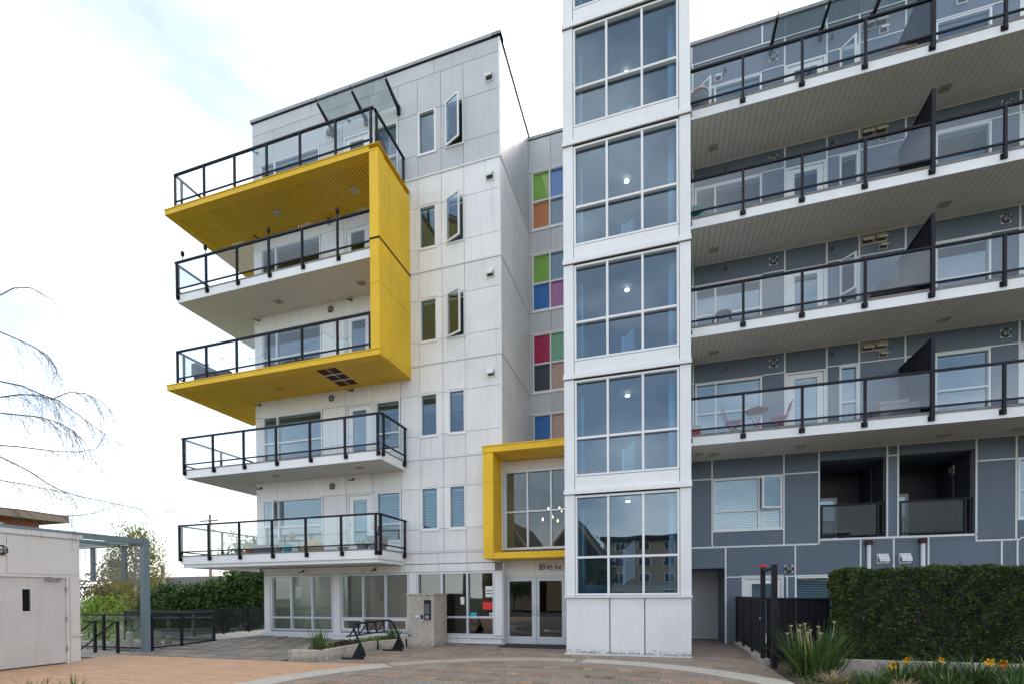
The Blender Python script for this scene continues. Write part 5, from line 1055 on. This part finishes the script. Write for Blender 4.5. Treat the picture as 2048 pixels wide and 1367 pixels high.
t = thing('storage_box', 'grey lidded storage box by the black privacy screen', 'box', (5.95, 15.5, z3)); MB().hexa([(5.7, 15.3, z3), (6.2, 15.3, z3), (6.2, 15.75, z3), (5.7, 15.75, z3), (5.65, 15.25, z3+.6), (6.27, 15.25, z3+.6), (6.27, 15.8, z3+.6), (5.65, 15.8, z3+.6)]).build('box_body', 'plastic_grey', t); MB().box(5.62, 6.29, 15.22, 15.83, z3+.6, z3+.68).build('box_lid', 'plastic_grey', t)
t = thing('tilted_tray', 'open wooden tray stand in front of the grey storage box', 'stand', (6.0, 14.8, z3)); MB().hexa([(5.6, 14.65, z3+.1), (6.28, 14.65, z3+.1), (6.28, 15.0, z3+.1), (5.6, 15.0, z3+.1), (5.85, 14.65, z3+.35), (6.28, 14.65, z3+.45), (6.28, 15.0, z3+.45), (5.85, 15.0, z3+.35)]).build('tray', 'cloth_grey', t); MB().box(5.6, 6.28, 14.62, 15.02, z3+.05, z3+.09).build('tray_base', 'wood', t); MB().box(5.62, 5.68, 14.66, 15.0, z3, z3+.05).build('foot', 'wood', t); MB().box(6.2, 6.26, 14.66, 15.0, z3, z3+.05).build('foot', 'wood', t)
def hoop(cx, cy, z, mt, label, r=.25, h=.62):
    t = thing('wire_chair', label, 'chair', (cx, cy, z), 'wire chairs on the long balconies')
    MB().tube([(cx-r, cy, z), (cx-r, cy, z+h*.5)]+[(cx-r*math.cos(a), cy+.05, z+h*.5+r*.75*math.sin(a)) for a in np.linspace(0, math.pi, 10)]+[(cx+r, cy, z+h*.5), (cx+r, cy, z)], .014, 6).build('back_hoop', mt, t, smooth=True)
    MB().lathe((cx, cy-.22, z+.36), [(.2, 0), (.22, .015), (.2, .03)], 14).build('seat', mt, t)
    for q in (-.12, 0, .12): MB().tube([(cx, cy, z+.38), (cx+q, cy+.04, z+h*.5+r*.66)], .008, 5).build('back_rod', mt, t)
    for x in (-.16, .16): MB().tube([(cx+x, cy-.36, z), (cx+x*.8, cy-.3, z+.37)], .012, 5).build('leg', mt, t)
hoop(1.72, 14.85, S[1]+.3, 'black', 'black wire chair behind the second long balcony rail'); hoop(1.0, 14.8, S[2]+.3, 'teal', 'teal wire chair behind the third long balcony rail', .3, .7)
def grill(cx, cy, z, mt, label, w=.55, h=1.0):
    t = thing('covered_barbecue', label, 'barbecue', (cx, cy, z)); b = MB(); pr_ = [(1, 0), (1.02, .45), (.95, .62), (.7, .85), (.45, 1.0)]; i = 0
    for s_, zz in pr_: b.v += [(cx-w*s_, cy-.3*s_, z+zz*h), (cx+w*s_, cy-.3*s_, z+zz*h), (cx+w*s_*1.02, cy+.3*s_, z+zz*h), (cx-w*s_, cy+.3*s_, z+zz*h)]
    for k in range(4):
        for j in range(4): b.f.append((4*k+j, 4*k+(j+1) % 4, 4*k+4+(j+1) % 4, 4*k+4+j))
    b.f += [(3, 2, 1, 0), (16, 17, 18, 19)]; b.build('cover', mt, t); MB().tube([(cx-w*1.02, cy-.33, z+.45*h), (cx+w*1.02, cy-.33, z+.45*h)], .015, 5).build('cord', mt, t); return t
grill(5.85, 15.3, S[1]+.3, 'cloth_dark', 'black covered barbecue beside the privacy screen, second long balcony', .45, .85)
grill(5.95, 15.3, S[3]+.3, 'cloth_grey', 'blue grey covered barbecue beside the screen on the top balcony', .34, .95)
t = thing('wooden_stool', 'small wooden crossed stool on the top long balcony', 'stool', (5.98, 14.65, S[3]+.3)); MB().tube([(5.8, 14.65, S[3]+.3), (6.1, 14.65, S[3]+.52)], .02, 5).build('leg', 'wood', t); MB().tube([(6.1, 14.6, S[3]+.3), (5.8, 14.6, S[3]+.52)], .02, 5).build('leg', 'wood', t); MB().box(5.76, 6.14, 14.5, 14.75, S[3]+.52, S[3]+.55).build('stool_top', 'wood', t)
o = thing('covered_chair', 'dark chair with red topped cover beside the tower, top balcony', 'chair', (1.12, 14.75, S[3]+.3)); MB().lathe((1.12, 14.75, S[3]+.3), [(.24, 0), (.26, .3), (.25, .62), (.16, .8), (.05, .85)], 12).build('cover', 'cloth_grey', o, smooth=True); MB().lathe((1.12, 14.75, S[3]+1.02), [(.235, 0), (.17, .13), (.06, .17)], 12).build('cover_top', 'red', o)
# chandelier in the lobby window
ch = thing('chandelier', 'lit chandelier with candle bulbs behind the entrance glazing', 'chandelier', (-3.3, 15.8, 5.5)); MB().tube([(-3.3, 15.8, 5.55), (-3.3, 15.8, 3.9)], .015, 6).build('stem', 'black', ch); MB().lathe((-3.3, 15.8, 3.8), [(.02, 0), (.07, .06), (.03, .14), (.05, .22)], 10).build('hub', 'black', ch)
for q in range(8):
    a = q*math.pi/4; r_ = .42; z_ = 4.02 if q % 2 == 0 else 4.32; r_ = .42 if q % 2 == 0 else .26
    p = lambda f, zz: (-3.3+r_*f*math.cos(a), 15.8+r_*f*math.sin(a), zz); MB().tube([p(0, 3.9), p(.5, 3.84+(z_-4.02)), p(.9, 3.9+(z_-4.02)), p(1, z_)], .009, 5).build('arm', 'black', ch); MB().lathe(p(1, z_), [(.012, 0), (.028, .04), (.02, .08), (.004, .12)], 8).build('candle_bulb', 'candle', ch)

# ================================================================== ACROSS THE STREET (behind the camera; mirrored in the glass)
tb = thing('tan_apartment_building', 'tan four storey apartment building mirrored in the tower glass', 'building', (8, -55, 0)); MB().box(-8, 26, -62, -50, -.1, 9.9).build('wall', 'tan_wall', tb); MB().box(-8.6, 26.6, -62.6, -49.4, 9.9, 10.35).build('roof', 'roof_dark', tb)
fz = FYb(-50)
for k in range(4):
    for q in range(9):
        x = -6.6+q*3.6; z = .9+k*2.4; f_ = MB().fb(fz, x, x+1.7, z, z+1.35, 0, .08).build('window', 'trim_white', tb); MB().fb(fz, x+.1, x+.8, z+.1, z+1.25, .081, .09).fb(fz, x+.9, x+1.6, z+.1, z+1.25, .081, .09).build('pane', 'room_dark', f_)
for cx, lb, y0 in ((-8.2, 'dark gabled house mirrored in the lower tower glass', -20), (-15.5, 'dark gabled house mirrored in the entrance glazing', -21)):
    t = thing('gabled_house', lb, 'house', (cx, y0-5, 0)); MB().box(cx-3, cx+3, y0-10, y0, -.1, 5.2).build('house_wall', 'cedar_siding', t); MB().extr(lambda u, z, d: (u, y0+.4-d, z), [(cx-3.5, 4.9), (cx+3.5, 4.9), (cx, 9.6)], 0, 10.8).build('roof', 'roof_dark', t); MB().extr(lambda u, z, d: (u, y0+.5-d, z), [(cx-3.6, 4.8), (cx-3.3, 4.8), (cx, 9.3), (cx+3.3, 4.8), (cx+3.6, 4.8), (cx, 9.75)], 0, .09).build('barge_board', 'wood', t)
    for x in (-1.6, .6): f_ = MB().fb(FYb(y0), cx+x, cx+x+1.1, 2.8, 4.3, 0, .06).build('window', 'trim_white', t); MB().fb(FYb(y0), cx+x+.1, cx+x+1.0, 2.9, 4.2, .061, .07).build('pane', 'room_dark', f_)
tree('street_tree', 'broad tree across the street mirrored beside the tan building', (-11, -46, 0), 11, (3, 2.5, 3.6), 7, 'leaf_tree', nc=70, per=40, lsz=.25, spread=.6, tr=.25)
tree('street_tree', 'street tree mirrored in the entrance door glass', (-5.5, -12.5, 0), 4.5, (2.4, 1.6, 1.7), 2.6, 'leaf_tree', nc=60, per=45, lsz=.13, spread=.3, tr=.14)
tree('street_tree', 'street tree mirrored in the ground floor windows', (-12.5, -12.5, 0), 4.8, (2.6, 1.6, 1.8), 2.8, 'leaf_tree', nc=60, per=45, lsz=.13, spread=.3, tr=.14)

# fallen leaves and tufts on the forecourt
P = np.c_[rng.uniform(-7.4, 2.0, 420), rng.uniform(7.2, 14.0, 420), np.full(420, .012)]
P = P[~((P[:, 1] > 12.3) & (P[:, 0] > -2.45) & (P[:, 0] < .85))]; n_ = len(P); a_ = rng.random(n_)*6.28; s_ = (.012+.025*rng.random(n_))[:, None]
A = np.c_[np.cos(a_), np.sin(a_), rng.normal(0, .15, n_)]; B = np.c_[-np.sin(a_), np.cos(a_), rng.normal(0, .15, n_)]
o = quads('fallen_leaves', P, A*s_, B*s_*.5, 'leaf_birch', None, 'stuff'); o['label'] = 'small dry leaves scattered over the forecourt paving'
tf = MB()
for x, y in ((-1.9, 10.05), (-1.75, 10.1), (-1.6, 10.0), (-5.6, 13.9), (-5.4, 14.0), (-1.3, 9.1), (-6.1, 13.6), (-6.35, 12.9), (-.9, 9.05)):
    q = blades(16, (x, y, .004), .09, .07, .004, lean=(.3, 1.2), droop=.5); i = len(tf.v); tf.v += q.v; tf.f += [tuple(k+i for k in f_) for f_ in q.f]
o = tf.build('weed_tufts', 'leaf_blade', None, kind='stuff', base=True); o['label'] = 'small weed tufts growing in the paving joints'
